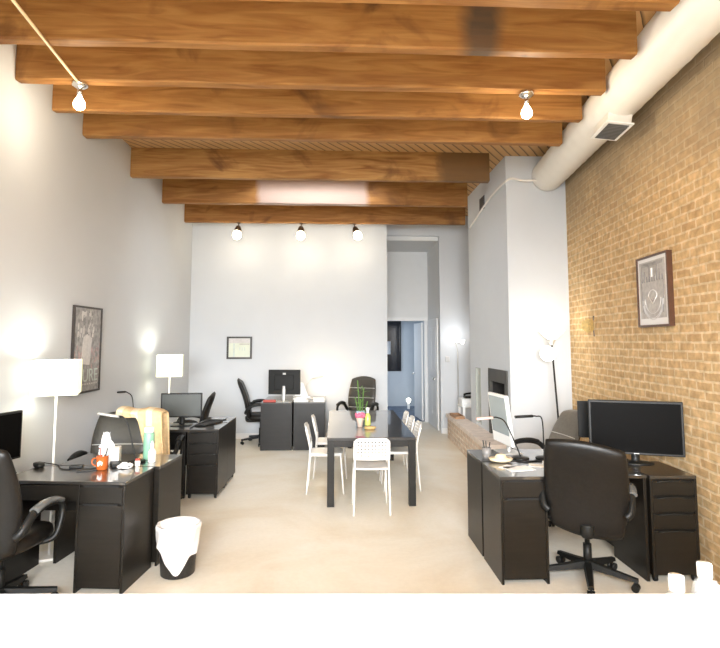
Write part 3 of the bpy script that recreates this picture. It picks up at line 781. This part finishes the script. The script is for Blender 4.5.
# ------------------------------------------------------------------ floor lamps
def square_lamp(lab, x, y, rz, ztop, zbot, w):
    t = thing('floor_lamp', lab, 'lamp', (x, y, 0), rz, 'square-shaded floor lamps')
    MB().box(-.1, .1, -.1, .1, 0, .02, .004).build('lamp_base', M['whitemetal'], t)
    MB().cyl((0, 0, .02), (0, 0, zbot + .1), .009).build('pole', M['whitemetal'], t)
    h = w / 2
    b = MB(); th = .003
    b.box(-h, h, -h, -h + th, zbot, ztop).box(-h, h, h - th, h, zbot, ztop).box(-h, -h + th, -h + th, h - th, zbot, ztop).box(h - th, h, -h + th, h - th, zbot, ztop)
    o = b.build('lamp_shade', M['shade'], t)
    b = MB()
    b.cyl((-h, 0, zbot + .10), (h, 0, zbot + .10), .003).cyl((0, -h, zbot + .10), (0, h, zbot + .10), .003)
    b.build('shade_spider', M['whitemetal'], t)
    b = MB()
    for sx in (-1, 1):
        for sy in (-1, 1): b.box(sx * h - .003, sx * h + .003, sy * h - .003, sy * h + .003, zbot, ztop)
    b.build('seam', M['shadeseam'], o)
    MB().sphere((0, 0, zbot + .15), .035).build('bulb', M['bulbwhite'], t)
    light('floor_lamp_light', 'POINT', (x, y, zbot + .20), LAMPW, (.97, 1, .98), .035)
LAMPW = 2.4
square_lamp('floor lamp with a square lit shade behind the front left desk', -2.32, 4.66, R(20), 1.59, 1.31, .34)
square_lamp('floor lamp with a square lit shade beyond the grey-screened monitor', -2.31, 7.72, R(14), 1.555, 1.26, .34)

# torchiere by the chimney breast
t = thing('torchiere_lamp', 'leaning black torchiere with a glass bowl and a globe, by the brick wall', 'lamp', (2.78, 6.60, 0))
lean = Matrix.Rotation(R(-3.5), 4, 'Y')
def LP(x, y, z): return lean @ Vector((x, y, z))
MB().lathe([(.11, 0), (.115, .012), (.10, .025), (.02, .035), (.012, .04)], seg=28).build('lamp_base', M['plastic'], t)
MB().tube([(0, 0, .03), LP(0, 0, 1.70)], .011, 10).build('pole', M['plastic'], t)
X = Matrix.Translation(LP(0, 0, 1.70)) @ Matrix.Rotation(R(0), 4, 'Y')
MB().lathe([(.014, 0), (.022, .01), (.045, .05), (.048, .075), (.02, .075)], seg=24, X=X).build('bowl_holder', M['silver'], t)
MB().lathe([(.045, .07), (.10, .12), (.165, .185), (.158, .187), (.095, .13), (.03, .09), (.002, .088)], seg=32, X=X).build('glass_bowl', M['torchglass'], t)
gp = LP(-.07, -.03, 1.60)
MB().tube([LP(0, 0, 1.60), LP(-.03, -.02, 1.62), gp], .007, 8).build('side_arm', M['plastic'], t)
MB().sphere(gp, .095).build('globe_shade', M['torchglass'], t)

# standing lamp in the niche behind the chimney breast
t = thing('reading_lamp', 'slim standing lamp with two small shades in the niche by the hearth', 'lamp', (2.30, 10.12, 0))
MB().lathe([(.11, 0), (.11, .015), (.012, .03)], seg=24).build('lamp_base', M['whitemetal'], t)
MB().tube([(0, 0, .02), (0, 0, 1.50), (-.02, 0, 1.70)], .010, 8).build('pole', M['silver'], t)
MB().tube([(-.11, -.02, 1.71), (.10, -.02, 1.71)], .008, 8).build('cross_arm', M['silver'], t)
for sx in (-.10, .09):
    MB().lathe([(.02, -.03), (.05, .05), (.045, .052), (.012, -.02)], (sx, -.02, 1.72), 18).build('lamp_shade', M['torchglass'], t)

# ------------------------------------------------------------------ hearth and fireplace
b = MB()
hx0n, hx0f = 1.93, 2.05
poly = [(hx0n, 6.95), (CX0 - .002, 6.95), (CX0 - .002, 9.92), (hx0f, 9.92)]
hr = thing('hearth', 'low brick hearth ledge along the chimney breast', 'hearth', (2.0, 8.4, 0))
b.prism([(x - 2.0, y - 8.4) for x, y in poly], 'z', 0, .37).build('brick_base', M['hearthbrick'], hr)
poly2 = [(hx0n - .025, 6.93), (CX0 - .002, 6.93), (CX0 - .002, 9.94), (hx0f - .025, 9.94)]
MB().prism([(x - 2.0, y - 8.4) for x, y in poly2], 'z', .37, .43).build('top_slab', M['hearthtop'], hr)
fp = thing('fireplace_insert', 'dark metal fireplace set into the white chimney breast', 'fireplace', (CX0, (FY0 + FY1) / 2, .435))
hh = (FY1 - FY0) / 2
b = MB().box(-.02, .02, -hh - .0, -hh + .09, 0, .925).box(-.02, .02, hh - .09, hh, 0, .925).box(-.02, .02, -hh + .09, hh - .09, .75, .925)
b.build('fire_surround', M['firemetal'], fp)
MB().box(.03, .29, -hh + .01, -hh + .03, 0, .9).box(.03, .29, hh - .03, hh - .01, 0, .9).box(.28, .295, -hh + .03, hh - .03, 0, .9).box(.03, .28, -hh + .03, hh - .03, .88, .9).box(.03, .28, -hh + .03, hh - .03, .0, .02).build('firebox', M['soot'], fp)
b = MB()
for i in range(5): b.cyl((.06, -.2 + .1 * i, .06), (.26, -.2 + .1 * i, .06), .008)
b.cyl((.08, -.24, .06), (.08, .24, .06), .009).cyl((.24, -.24, .06), (.24, .24, .06), .009)
for y in (-.22, .22):
    for x in (.08, .24): b.cyl((x, y, .02), (x, y, .06), .007)
b.build('grate', M['firemetal'], fp)
b = MB().box(-.08, .08, -.24, .24, 0, .012).box(-.08, -.07, -.24, .24, .012, .045).box(.07, .08, -.24, .24, .012, .045).box(-.07, .07, -.24, -.23, .012, .045).box(-.07, .07, .23, .24, .012, .045)
tag(b.build('wooden_tray', M['tray'], None, (2.12, 9.45, .43)), 'brown wooden tray on the far end of the hearth', 'tray')
t = thing('side_table', 'small white table in the niche beyond the hearth', 'table', (2.48, 9.74, 0))
MB().box(-.24, .24, -.2, .2, .58, .60, .003).build('tabletop', M['white'], t)
for x in (-.23, .19):
    for y in (-.19, .15): MB().box(x, x + .04, y, y + .04, 0, .58).build('leg', M['white'], t)
t = thing('printer', 'small white printer on the white table in the niche', 'printer', (2.43, 9.72, .60))
MB().box(-.19, .17, -.14, .14, 0, .13, .012).build('printer_body', M['white'], t)
MB().box(-.15, .13, -.17, -.13, .03, .05, .002).build('paper_tray', M['white'], t)
t = thing('desk_telephone', 'black telephone lying on the white printer in the niche', 'telephone', (2.40, 9.70, .73))
MB().box(-.09, .07, -.08, .08, 0, .04, .01).build('phone_body', M['plastic'], t)
MB().tube([(-.09, -.03, .045), (-.08, -.02, .075), (.07, .02, .085), (.09, .03, .05)], .018, 8, None, 4).build('handset', M['plastic'], t)
tag(MB().box(-.04, .04, -.02, 0, -.05, .05, .008).build('thermostat', M['silver'], None, (2.15, 10.35, 1.40)), 'small grey thermostat on the wall beside the hall opening', 'thermostat')
# night light and pale lampshade in the far room
t = thing('night_light', 'tiny glowing night light low in the far blue room', 'lamp', (1.90, 14.1, 0))
MB().box(-.03, .03, -.03, .03, 0, .16, .004).build('lamp_body', M['white'], t)
MB().sphere((0, 0, .22), .06, None, 14).build('globe', M['nightglow'], t)
t = thing('table_floor_lamp', 'unlit lamp with a pale drum shade inside the far blue room', 'lamp', (1.26, 13.6, 0))
MB().lathe([(.12, 0), (.12, .02), (.01, .03), (.01, 1.45)], seg=20).build('lamp_stand', M['silver'], t)
MB().lathe([(.13, 1.42), (.13, 1.74), (.127, 1.74), (.127, 1.42)], seg=26, caps=False).build('lamp_shade', M['dimshade'], t)

# ------------------------------------------------------------------ pictures
# left wall poster (faces +X)
t = thing('framed_poster', 'tall framed grey poster with pale figure, on the left wall', 'poster', (leftx(5.74) + .002, 5.74, 1.22), -.012)
w, h = .62, .885
b = MB().box(0, .03, -w / 2, -w / 2 + .02, 0, h).box(0, .03, w / 2 - .02, w / 2, 0, h).box(0, .03, -w / 2 + .02, w / 2 - .02, 0, .02).box(0, .03, -w / 2 + .02, w / 2 - .02, h - .02, h)
b.build('frame', M['frame'], t)
b = MB().box(.002, .020, -w / 2 + .02, w / 2 - .02, .02, h - .02, m=M['printdark'])
b.prism([(-.13, .30), (.06, .28), (.10, .56), (-.02, .60), (-.09, .57)], 'x', .0202, .0215, M['printpale'])
for i in range(40):       # loose clusters of pale strokes above
    y = random.uniform(-.22, .14); z = random.uniform(.58, .82); r = random.uniform(.012, .03)
    b.prism([(y - r * .4, z - r), (y + r * .4, z - r * .8), (y + r * .5, z + r), (y - r * .2, z + r * 1.1)], 'x', .0202, .021, M['printpale'])
for i in range(40):
    y = random.choice((-1, 1)) * random.uniform(.1, .28); z = random.uniform(.24, .5); r = random.uniform(.012, .03)
    b.prism([(y - r * .5, z - r), (y + r * .5, z - r * .8), (y + r * .4, z + r), (y - r * .3, z + r * 1.1)], 'x', .0202, .0212, M['printrose'])
for i in range(11): b.prism([(-.28 + i * .05, .08), (-.25 + i * .05, .08), (-.25 + i * .05, .095), (-.28 + i * .05, .095)], 'x', .0202, .021, M['printpale'])
pr = b.build('print', None, t)
Xt = Matrix.Translation((.0205, 0, .165)) @ Matrix(((0, 0, 1, 0), (1, 0, 0, 0), (0, 1, 0, 0), (0, 0, 0, 1)))
tx = text_mesh('CURE', .19, M['printteal'], Matrix.Translation((.0205, .02, .17)) @ Matrix(((0, 0, 1, 0), (1, 0, 0, 0), (0, 1, 0, 0), (0, 0, 0, 1))) )
tx.parent = pr

# back wall small frame (faces -Y)
t = thing('framed_picture', 'small black-framed pale picture on the back wall', 'picture', (-1.74, YB, 1.425))
w, h = .455, .405
b = MB().box(-w / 2, -w / 2 + .035, -.025, 0, 0, h).box(w / 2 - .035, w / 2, -.025, 0, 0, h).box(-w / 2 + .035, w / 2 - .035, -.025, 0, 0, .032).box(-w / 2 + .035, w / 2 - .035, -.025, 0, h - .032, h)
b.build('frame', M['frame'], t)
p_ = MB().box(-w / 2 + .035, w / 2 - .035, -.016, -.002, .032, h - .032).build('print', M['greenpaint'], t)
b = MB().box(-.19, .19, -.0175, -.016, .285, .37, m=M['printpale']).box(-.11, -.085, -.0178, -.016, .035, .28, m=M['printteal']).box(0, .18, -.0178, -.016, .26, .275, m=M['printgrey'])
for x in (0, .045, .09): b.box(x, x + .012, -.0178, -.016, .15, .21, m=M['printteal'])
b.build('print_marks', None, p_)

# brick wall picture: grey stadium plan, faces -X (local frame of the brick wall)
def on_brick(y, z, off=0):
    n = Vector((-math.cos(ang), math.sin(ang), 0))
    p = Vector((brickx(y), y, z)) + n * off
    return p
t = thing('framed_picture', 'framed grey drawing of a ballpark plan on the brick wall', 'picture', on_brick(4.62, 1.875), -ang)
w, h = .56, .635
b = MB().box(-.045, 0, -w / 2, -w / 2 + .018, 0, h).box(-.045, 0, w / 2 - .018, w / 2, 0, h).box(-.045, 0, -w / 2 + .018, w / 2 - .018, 0, .018).box(-.045, 0, -w / 2 + .018, w / 2 - .018, h - .018, h)
b.build('frame', M['framebrown'], t)
MB().box(-.034, -.002, -w / 2 + .018, w / 2 - .018, .018, h - .018).build('mat_board', M['matboard'], t)
pr = MB().box(-.036, -.034, -w / 2 + .06, w / 2 - .05, .075, h - .05).build('print', M['printgrey'], t)
b = MB()
def yz(pts, r, m): b.tube([(-.0375, p[0], p[1]) for p in pts], r, 6, m)
for rr, zz in ((.17, .24), (.185, .24), (.14, .25)):
    yz([(rr * math.cos(a), zz + rr * .95 * math.sin(a)) for a in [PI + PI * k / 24 for k in range(25)]], .0035, M['printpale'])
yz([(-.075, .27), (0, .20), (.075, .27)], .004, M['matboard'])
yz([(.075 * math.cos(a), .27 + .055 * math.sin(a)) for a in [PI * k / 14 for k in range(15)]], .004, M['matboard'])
yz([(-.03, .25), (0, .222), (.03, .25), (0, .278), (-.03, .25)], .003, M['printline'])
for k in range(9):
    yy = -.18 + .045 * k
    yz([(yy, .40), (yy, .45 + .05 * ((k * 7) % 3))], .005, M['printline'])
yz([(.0, .44), (.0, .52)], .010, M['matboard'])
yz([(-.2, .40), (-.17, .12)], .003, M['printline']); yz([(.2, .40), (.17, .12)], .003, M['printline'])
for k in range(5): yz([(-.19, .545 + .006 * k), (.19, .542 + .007 * k)], .0015, M['printline'])
b.build('print_lines', None, pr)
# winged brass ornament
t = thing('wall_ornament', 'small brass winged ornament on the brick wall beside the torchiere', 'ornament', on_brick(6.05, 1.92, .002), -ang); t.scale = (.8, .8, .9)
b = MB()
for s_, (wy, wz) in ((1, (.16, .10)), (-1, (.10, .08))):
    pts_ = [(0, -.03), (s_ * wy * .5, -.085), (s_ * wy, -.03), (s_ * wy * .95, .06), (s_ * wy * .45, .10), (0, .05)]
    b.loft([[Vector((e - .85 * abs(p[0]), p[0] * .7, p[1])) for p in pts_] for e in (-.018, -.010)], None, False)
b.build('wings', M['brass'], t)
MB().tube([(-.016, .0, -.13), (-.022, 0, 0), (-.016, 0, .13)], .010, 8, None, 4).build('body', M['gunmetal'], t)

# ------------------------------------------------------------------ task lamps
def task_lamp(lab, pts, head, loc, rz=0, headm='silver', r=.006, armm='plastic'):
    t = thing('task_lamp', lab, 'lamp', loc, rz, 'thin-armed task lamps')
    MB().lathe([(.07, 0), (.072, .012), (.06, .018), (.012, .024)], seg=24).build('lamp_base', M[armm], t)
    MB().tube([(0, 0, .02)] + pts, r, 8, None, 6).build('arm', M[armm], t)
    MB().tube(head, .012, 8, None, 0, flat=1.8).build('lamp_head', M[headm], t)
task_lamp('bent task lamp with a pale head between orange mug and green bottle', [(-.03, 0, .12), (-.09, .0, .33), (-.15, 0, .37)], [(-.15, 0, .37), (-.32, 0, .395)], (-1.625, 4.60, DH))
task_lamp('black task lamp with a rosy head on the rear right desk', [(-.03, 0, .10), (-.12, 0, .30), (-.19, 0, .345), (-.23, 0, .345)], [(-.23, 0, .345), (-.37, 0, .335)], (1.56, 4.575, DH), headm='pinkmetal')
task_lamp('black task lamp bent left at a right angle, on the rear right desk', [(-.0, 0, .12), (-.01, 0, .33), (-.06, 0, .355), (-.09, 0, .357)], [(-.09, 0, .357), (-.24, 0, .35)], (1.76, 4.57, DH), headm='plastic')
task_lamp('thin task lamp curving above the jacket, on the second left desk', [(.02, 0, .15), (.0, 0, .33), (-.06, 0, .385), (-.08, 0, .39)], [(-.08, 0, .39), (-.17, 0, .385)], (-2.40, 6.58, DH), headm='plastic')
task_lamp('white jointed task lamp lit against the back wall, on the far desk', [(-.08, 0, .20), (.0, 0, .33), (.04, 0, .35)], [(.04, 0, .35), (.20, -.02, .39)], (-.42, 9.35, DH), headm='whiteplastic', armm='silver')
light('far_desk_lamp_light', 'POINT', (-.22, 9.52, 1.10), 3.0, (1, .72, .38), .04)

# ------------------------------------------------------------------ small desk things (left)
def mug(lab, loc, m='orange'):
    t = thing('mug', lab, 'mug', loc)
    MB().lathe([(.036, 0), (.042, .006), (.044, .105), (.039, .105), (.037, .012), (.002, .01)], seg=26).build('mug_body', M[m], t)
    MB().tube([(-.042, 0, .085), (-.072, 0, .08), (-.076, 0, .045), (-.042, 0, .025)], .006, 8, None, 5).build('handle', M[m], t)
    MB().prism([(-.014, .03), (.004, .05), (.016, .038), (.02, .06), (.0, .075), (-.018, .06)], 'y', -.0458, -.043).build('emblem', M['paper'], t)
    return t
mug('orange mug with a white mark, full of pens, on the front left desk', (-1.80, 4.36, DH))
for i, (dx, dy, lx, ly, m) in enumerate(((.01, .01, .06, .02, 'blueglass'), (-.012, .008, .02, .04, 'paper'), (.0, -.01, .075, -.01, 'plastic'), (.015, .0, .035, -.02, 'silver'), (-.01, -.008, -.02, .02, 'red'))):
    names = ('blue pen leaning right in the orange mug', 'white pen upright in the orange mug', 'black pen leaning far right in the orange mug', 'silver pen at the front of the orange mug', 'red pen leaning left in the orange mug')
    tag(MB().cyl((-1.80 + dx * .5, 4.36 + dy * .5, DH + .013), (-1.80 + dx + lx * .6, 4.36 + dy + ly * .6, DH + .165), .0045, seg=8).build('pen', M[m]), names[i], 'pen', 'pens in the orange mug')
t = thing('tissue_box', 'white tissue box with a crumpled tissue behind the orange mug', 'tissue box', (-1.84, 4.58, DH), R(12))
MB().box(-.065, .085, -.06, .06, 0, .125, .004).build('box', M['paper'], t)
b = MB()
rings = []
for k in range(7):
    z = .12 + .02 * k; r = .05 * (1 - .10 * k)
    rings.append([Vector((-.02 + r * (1 + .35 * math.sin(3 * a + k)) * math.cos(a), r * .5 * (1 + .3 * math.cos(4 * a + k)) * math.sin(a), z + .012 * math.sin(5 * a))) for a in [2 * PI * i / 18 for i in range(18)]])
b.loft(rings, None, False).build('tissue', M['paper'], t)
t = thing('drink_bottle', 'pale green drink bottle with a clear lid, on the front left desk', 'bottle', (-1.57, 4.725, DH))
MB().lathe([(.042, 0), (.045, .006), (.045, .20), (.042, .215), (.036, .222)], seg=26).build('bottle_body', M['green'], t)
MB().lathe([(.038, .22), (.04, .225), (.04, .262), (.03, .268), (.002, .268)], seg=24).build('lid', M['clearish'], t)
t = thing('pump_bottle', 'small frosted bottle with a slim neck, right of the green bottle', 'bottle', (-1.50, 4.60, DH))
MB().lathe([(.028, 0), (.032, .005), (.032, .085), (.014, .11), (.012, .125)], seg=22).build('bottle_body', M['clearish'], t)
MB().lathe([(.014, .122), (.014, .15), (.006, .155), (.006, .17), (.002, .171)], seg=14).build('cap', M['white'], t)
t = thing('small_jar', 'little red-lidded jar in front of the frosted bottle', 'jar', (-1.565, 4.46, DH))
MB().lathe([(.018, 0), (.02, .004), (.02, .04), (.016, .045)], seg=18).build('jar_body', M['clearish'], t)
MB().lathe([(.019, .044), (.019, .058), (.002, .059)], seg=18).build('lid', M['red'], t)
tag(MB().box(-.04, .04, -.07, .07, 0, .03, .008).build('desk_calculator', M['plastic'], None, (-1.735, 4.47, DH), R(30)), 'black gadget lying right of the orange mug', 'gadget')
b = MB()
for i in range(5): b.tube(catmull([Vector((.05 * math.cos(a + i) * (1 - .1 * i), .045 * math.sin(a + i * 2) * (1 - .1 * i), .010 + .006 * i + .004 * math.sin(3 * a))) for a in [k * .9 for k in range(7)]], 4, True), .006, 6, None, 0, closed=True)
tag(b.build('cable_bundle', M['whiteplastic'], None, (-1.64, 4.40, DH)), 'coil of white cable on the edge of the front left desk', 'cable')
tag(MB().pad(.065, .11, .04, lambda x, v, n: Vector((x, (v - .5) * .11, .018 + n)), None, 10, 10).build('computer_mouse', M['plastic'], None, (-2.33, 4.46, DH), R(50)), 'black computer mouse beside the leftmost monitor', 'mouse')
tag(MB().tube([(-2.40, 4.60, DH + .01), (-2.30, 4.55, DH + .008), (-2.2, 4.50, DH + .005), (-2.12, 4.38, DH + .005), (-2.04, 4.36, DH + .005)], .0045, 6, None, 8).build('cable', M['cable']), 'black cable curling over the front left desk', 'cable')
tag(MB().box(-.05, .05, -.028, .028, 0, .022, .006).build('power_adapter', M['plastic'], None, (-2.02, 4.42, DH), R(10)), 'black power adapter left of the orange mug', 'adapter')
tag(MB().box(-.035, .035, -.07, .07, 0, .009, .003).build('smartphone', M['plastic'], None, (-1.90, 4.33, DH), R(-70)), 'black phone lying flat left of the orange mug', 'phone')

def keyboard(lab, loc, rz):
    t = thing('keyboard', lab, 'keyboard', loc, rz)
    MB().box(-.2, .2, -.065, .065, 0, .014, .004).build('keyboard_body', M['plastic'], t)
    b = MB()
    for j in range(5):
        for i in range(18): b.box(-.19 + .021 * i, -.172 + .021 * i, -.055 + .022 * j, -.037 + .022 * j, .014, .019)
    b.build('keys', M['cable'], t)
keyboard('black keyboard on the left drawer units, beside the grey monitor', (-1.50, 6.62, DH), R(70))
tag(MB().tube([(-1.64, 6.30, DH + .006), (-1.635, 6.6, DH + .006), (-1.56, 6.92, DH + .006), (-1.40, 6.95, DH + .006), (-1.38, 7.05, DH + .006)], .006, 6, None, 8).build('cable', M['cable']), 'black cable trailing over the left drawer units', 'cable')

# waste bin
t = thing('waste_bin', 'dark mesh waste bin with a white bag, beside the front left desk', 'bin', (-1.185, 4.30, 0)); t.scale = (1.1, 1.1, 1.14)
MB().lathe([(.105, 0), (.112, .006), (.138, .31), (.135, .31), (.108, .012), (.002, .01)], seg=40).build('bin_body', M['mesh'], t)
MB().tube([(.138 * math.cos(a), .138 * math.sin(a), .312) for a in [2 * PI * k / 40 for k in range(40)]], .005, 8, None, 0, closed=True).build('rim', M['silver'], t)
n = 72; rows = []
def low(a):
    d1 = (a - R(282) + PI) % (2 * PI) - PI
    return .17 - .155 * math.exp(-(d1 / .55) ** 2) + .02 * math.sin(4 * a) + .10 * (1 - math.exp(-((a - R(310)) / 1.3) ** 2)) * 0
for k in range(13):
    q = k / 12; row = []
    for i in range(n):
        a = 2 * PI * i / n
        z = .325 - q * (.325 - low(a)); rr = .108 + (.138 - .108) * z / .31 + .012 + .003 * math.sin(11 * a + 5 * q) + .004 * math.sin(5 * a - 4 * q) * q
        if k == 0: rr -= .004
        row.append(Vector((rr * math.cos(a), rr * math.sin(a), z + (.006 * math.sin(7 * a) if k else 0))))
    rows.append(row)
inner = []
for k in range(5):
    q = k / 4
    inner.append([Vector(((.132 - .03 * q + .004 * math.sin(9 * 2 * PI * i / n)) * math.cos(2 * PI * i / n), (.132 - .03 * q) * math.sin(2 * PI * i / n), .322 - .14 * (1 - q) if False else .322 - .16 * q)) for i in range(n)])
MB().loft(list(reversed(inner)) + rows, None, True, False).build('bin_bag', M['bag'], t)

# ------------------------------------------------------------------ small desk things (right)
t = thing('pen_holder', 'dark pot of pens at the back edge of the right desks', 'pen holder', (1.285, 4.62, DH))
MB().lathe([(.035, 0), (.038, .09), (.034, .09), (.032, .01), (.002, .008)], seg=22).build('pot', M['greyjar'], t)
for i, (lx, ly) in enumerate(((-.03, 0), (.0, .02), (.03, .0), (.02, -.03), (-.01, -.02))):
    lb = ('thin dark pen leaning left in the dark pot', 'dark pen upright at the back of the dark pot', 'dark pen leaning right in the dark pot', 'dark pen leaning towards the camera in the dark pot', 'short dark pen in the middle of the dark pot')[i]
    tag(MB().cyl((1.285 + lx * .3, 4.62 + ly * .3, DH + .012), (1.285 + lx, 4.62 + ly, DH + .15 - .008 * i), .0042, seg=8).build('pen', M['plastic']), lb, 'pen', 'pens in the dark pot')
tag(MB().lathe([(.03, 0), (.085, .012), (.10, .03), (.095, .034), (.05, .035), (.04, .06), (.015, .066), (.002, .066)], seg=26, X=Matrix.Diagonal((1, .8, 1, 1))).build('straw_dish', M['skin'], None, (1.36, 4.475, DH)), 'pale straw-coloured lidded dish on the front right desk', 'dish')
for i, (x, y, rz, l) in enumerate(((1.43, 4.24, 12, 'white sheet nearest the front edge of the front right desk'), (1.62, 4.33, -20, 'white sheet beside the back of the black office chair on the right desk'), (1.36, 4.30, 40, 'small white sheet in front of the straw-coloured dish'))):
    s_ = (.105, .075, .06)[i]
    tag(MB().box(-s_, s_, -s_ * .7, s_ * .7, 0, .003).build('paper_sheet', M['paper'], None, (x, y, DH), R(rz)), l, 'paper', 'papers on the front right desk')
tag(MB().tube([(1.50, 4.50, DH + .006), (1.53, 4.47, DH + .006), (1.56, 4.45, DH + .006), (1.66, 4.48, DH + .006), (1.74, 4.46, DH + .006), (1.86, 4.50, DH + .006)], .006, 6, None, 8).build('cable', M['cable']), 'black cable tangle between the two right task lamps', 'cable')
tag(MB().box(-.05, .05, -.03, .03, 0, .03, .006).build('power_adapter', M['white'], None, (1.72, 4.36, DH), R(20)), 'white charger lying right of the two right task lamps', 'adapter')
tag(MB().box(-.16, .16, -.05, .05, 0, .06, .006).build('router_box', M['plastic'], None, (2.16, 4.30, DH), R(6)), 'low black box on the right desk, left of the big monitor base', 'box')

# far desk papers
t = thing('paper_stack', 'heap of white papers on the far desks beside the silver-stand monitor', 'papers', (-.55, 9.05, DH))
b = MB()
for i in range(7):
    X = Matrix.Rotation(random.uniform(-.5, .5), 4, 'Z'); b.box(-.12, .12, -.09, .09, .012 * i, .012 * i + .010, X=X)
b.build('sheets', M['paper'], t)
MB().prism([(-.12, .085), (.10, .085), (.02, .30), (-.04, .32)], 'y', -.01, .02).build('folded_sheet', M['paper'], t)
tag(MB().box(-.10, .10, -.03, .03, 0, .035, .006).build('pencil_box', M['red'], None, (-1.07, 8.97, DH)), 'small red box on the far left desk before the monitor', 'box')
tag(MB().box(-.09, .09, -.12, .12, 0, .05, .003).build('book', M['paper'], None, (-.275, 9.06, DH), R(4)), 'thick white book near the clamp lamp on the far desk', 'book')

# ------------------------------------------------------------------ foreground counter with raised white bar, added to fill the blank white band
t = thing('filler_bar_counter', 'white raised bar counter added to fill the blank bottom band', 'counter', (0, 1.15, 0), -R(2.6))
MB().box(-1.9, 2.2, -.32, .305, 1.065, 1.10, .003).build('bar_top', M['ledge'], t)
MB().box(-1.85, 2.15, -.12, .22, 0, 1.065).build('bar_wall', M['cabinet'], t)
MB().box(-1.85, 2.15, .22, .68, .865, .90, .003).build('worktop', M['ledge'], t)
MB().box(-1.85, 2.15, .22, .64, .09, .865).build('base_cabinet', M['cabinet'], t)
for i in range(7):
    x = -1.83 + .57 * i; MB().box(x, x + .55, .64, .658, .11, .85, .003).build('cabinet_door', M['cabinet'], t)
def bottle(lab, x, y, z, h):
    t = thing('water_bottle', lab, 'bottle', (x, y, z), 0, 'clear bottles with white caps on the counter')
    k = h / .20
    MB().lathe([(.028, 0), (.036, .006), (.037, .05), (.034, .06), (.037, .07), (.037, .115), (.030, .14), (.018, .155 * k), (.0165, .165 * k)], seg=28).build('bottle_body', M['glass'], t)
    MB().lathe([(.0195, .158 * k), (.0205, .160 * k), (.0205, .192 * k), (.019, .198 * k), (.002, .1985 * k)], seg=28).build('cap', M['white'], t)
bottle('clear bottle with a white cap, nearer of the two on the counter', .949, 1.52, .90, .203)
bottle('clear bottle with a white cap, by the right edge of the counter', 1.089, 1.605, .90, .20)
b = MB(); n = 22; rings = []
for k in range(9):
    q = k / 8; z = .168 * q + .0; r = .075 * (1 - .55 * q ** 1.5)
    rings.append([Vector((r * (1 + .22 * math.sin(3 * a + 4 * q) + .10 * math.sin(7 * a)) * math.cos(a), .7 * r * (1 + .2 * math.cos(4 * a + 3 * q)) * math.sin(a), z + .012 * math.sin(4 * a) * q)) for a in [2 * PI * i / n for i in range(n)]])
tag(b.loft(rings, None, False).build('plastic_bag', M['film'], None, (1.045, 1.525, .90)), 'crumpled clear plastic bag between the two white-capped bottles', 'bag')
tag(MB().box(-.06, .16, -.04, .05, 0, .187, .006).build('napkin_box', M['white'], None, (1.168, 1.515, .90)), 'plain white box at the far right end of the counter', 'box')

# ------------------------------------------------------------------ lights
LF = 430
light('unseen_window_daylight', 'AREA', (-.15, Y0 + .05, 2.1), LF, (.94, .97, 1), 3.4, (R(48), 0, 0), 2.4, R(112))  # fill from the unseen window, spread narrowed to keep it off the beams
light('skylight_daylight', 'AREA', ((SX0 + SX1) / 2, SY0 + .12, CZ + .55), 24, (.92, .96, 1), 1.6, (R(-4), 0, 0), .5)
light('left_pendant_light', 'POINT', (-2.08, 4.33, 3.56), 4.5, WARM, .045)
light('right_pendant_light', 'POINT', (1.60, 4.33, 3.56), PW, WARM, .045)
for x in (-1.70, -.61, .37): light('spot_bulb_light', 'POINT', (x, 9.36, 3.50), 2.5, (1, .92, .78), .045)
light('torchiere_light', 'POINT', (2.66, 6.54, 1.93), 1.0, (1, .88, .70), .05)
light('torchiere_globe_light', 'POINT', (2.58, 6.40, 1.60), .6, (1, .85, .62), .09)
light('niche_lamp_light', 'POINT', (2.30, 10.05, 1.86), 1.3, (.95, .97, 1), .05)
light('far_room_daylight', 'AREA', (.35, 13.3, 1.5), 7, (.72, .84, 1), 1.2, (0, R(-90), 0), 1.6)
wd = bpy.data.worlds.new('world'); S.world = wd; wd.use_nodes = True
wd.node_tree.nodes['Background'].inputs[0].default_value = (.9, .95, 1, 1); wd.node_tree.nodes['Background'].inputs[1].default_value = .6
S.view_settings.view_transform = 'Standard'; S.view_settings.look = 'None'; S.view_settings.gamma = 1
S.view_settings.exposure = 1.5; S.view_settings.use_curve_mapping = False
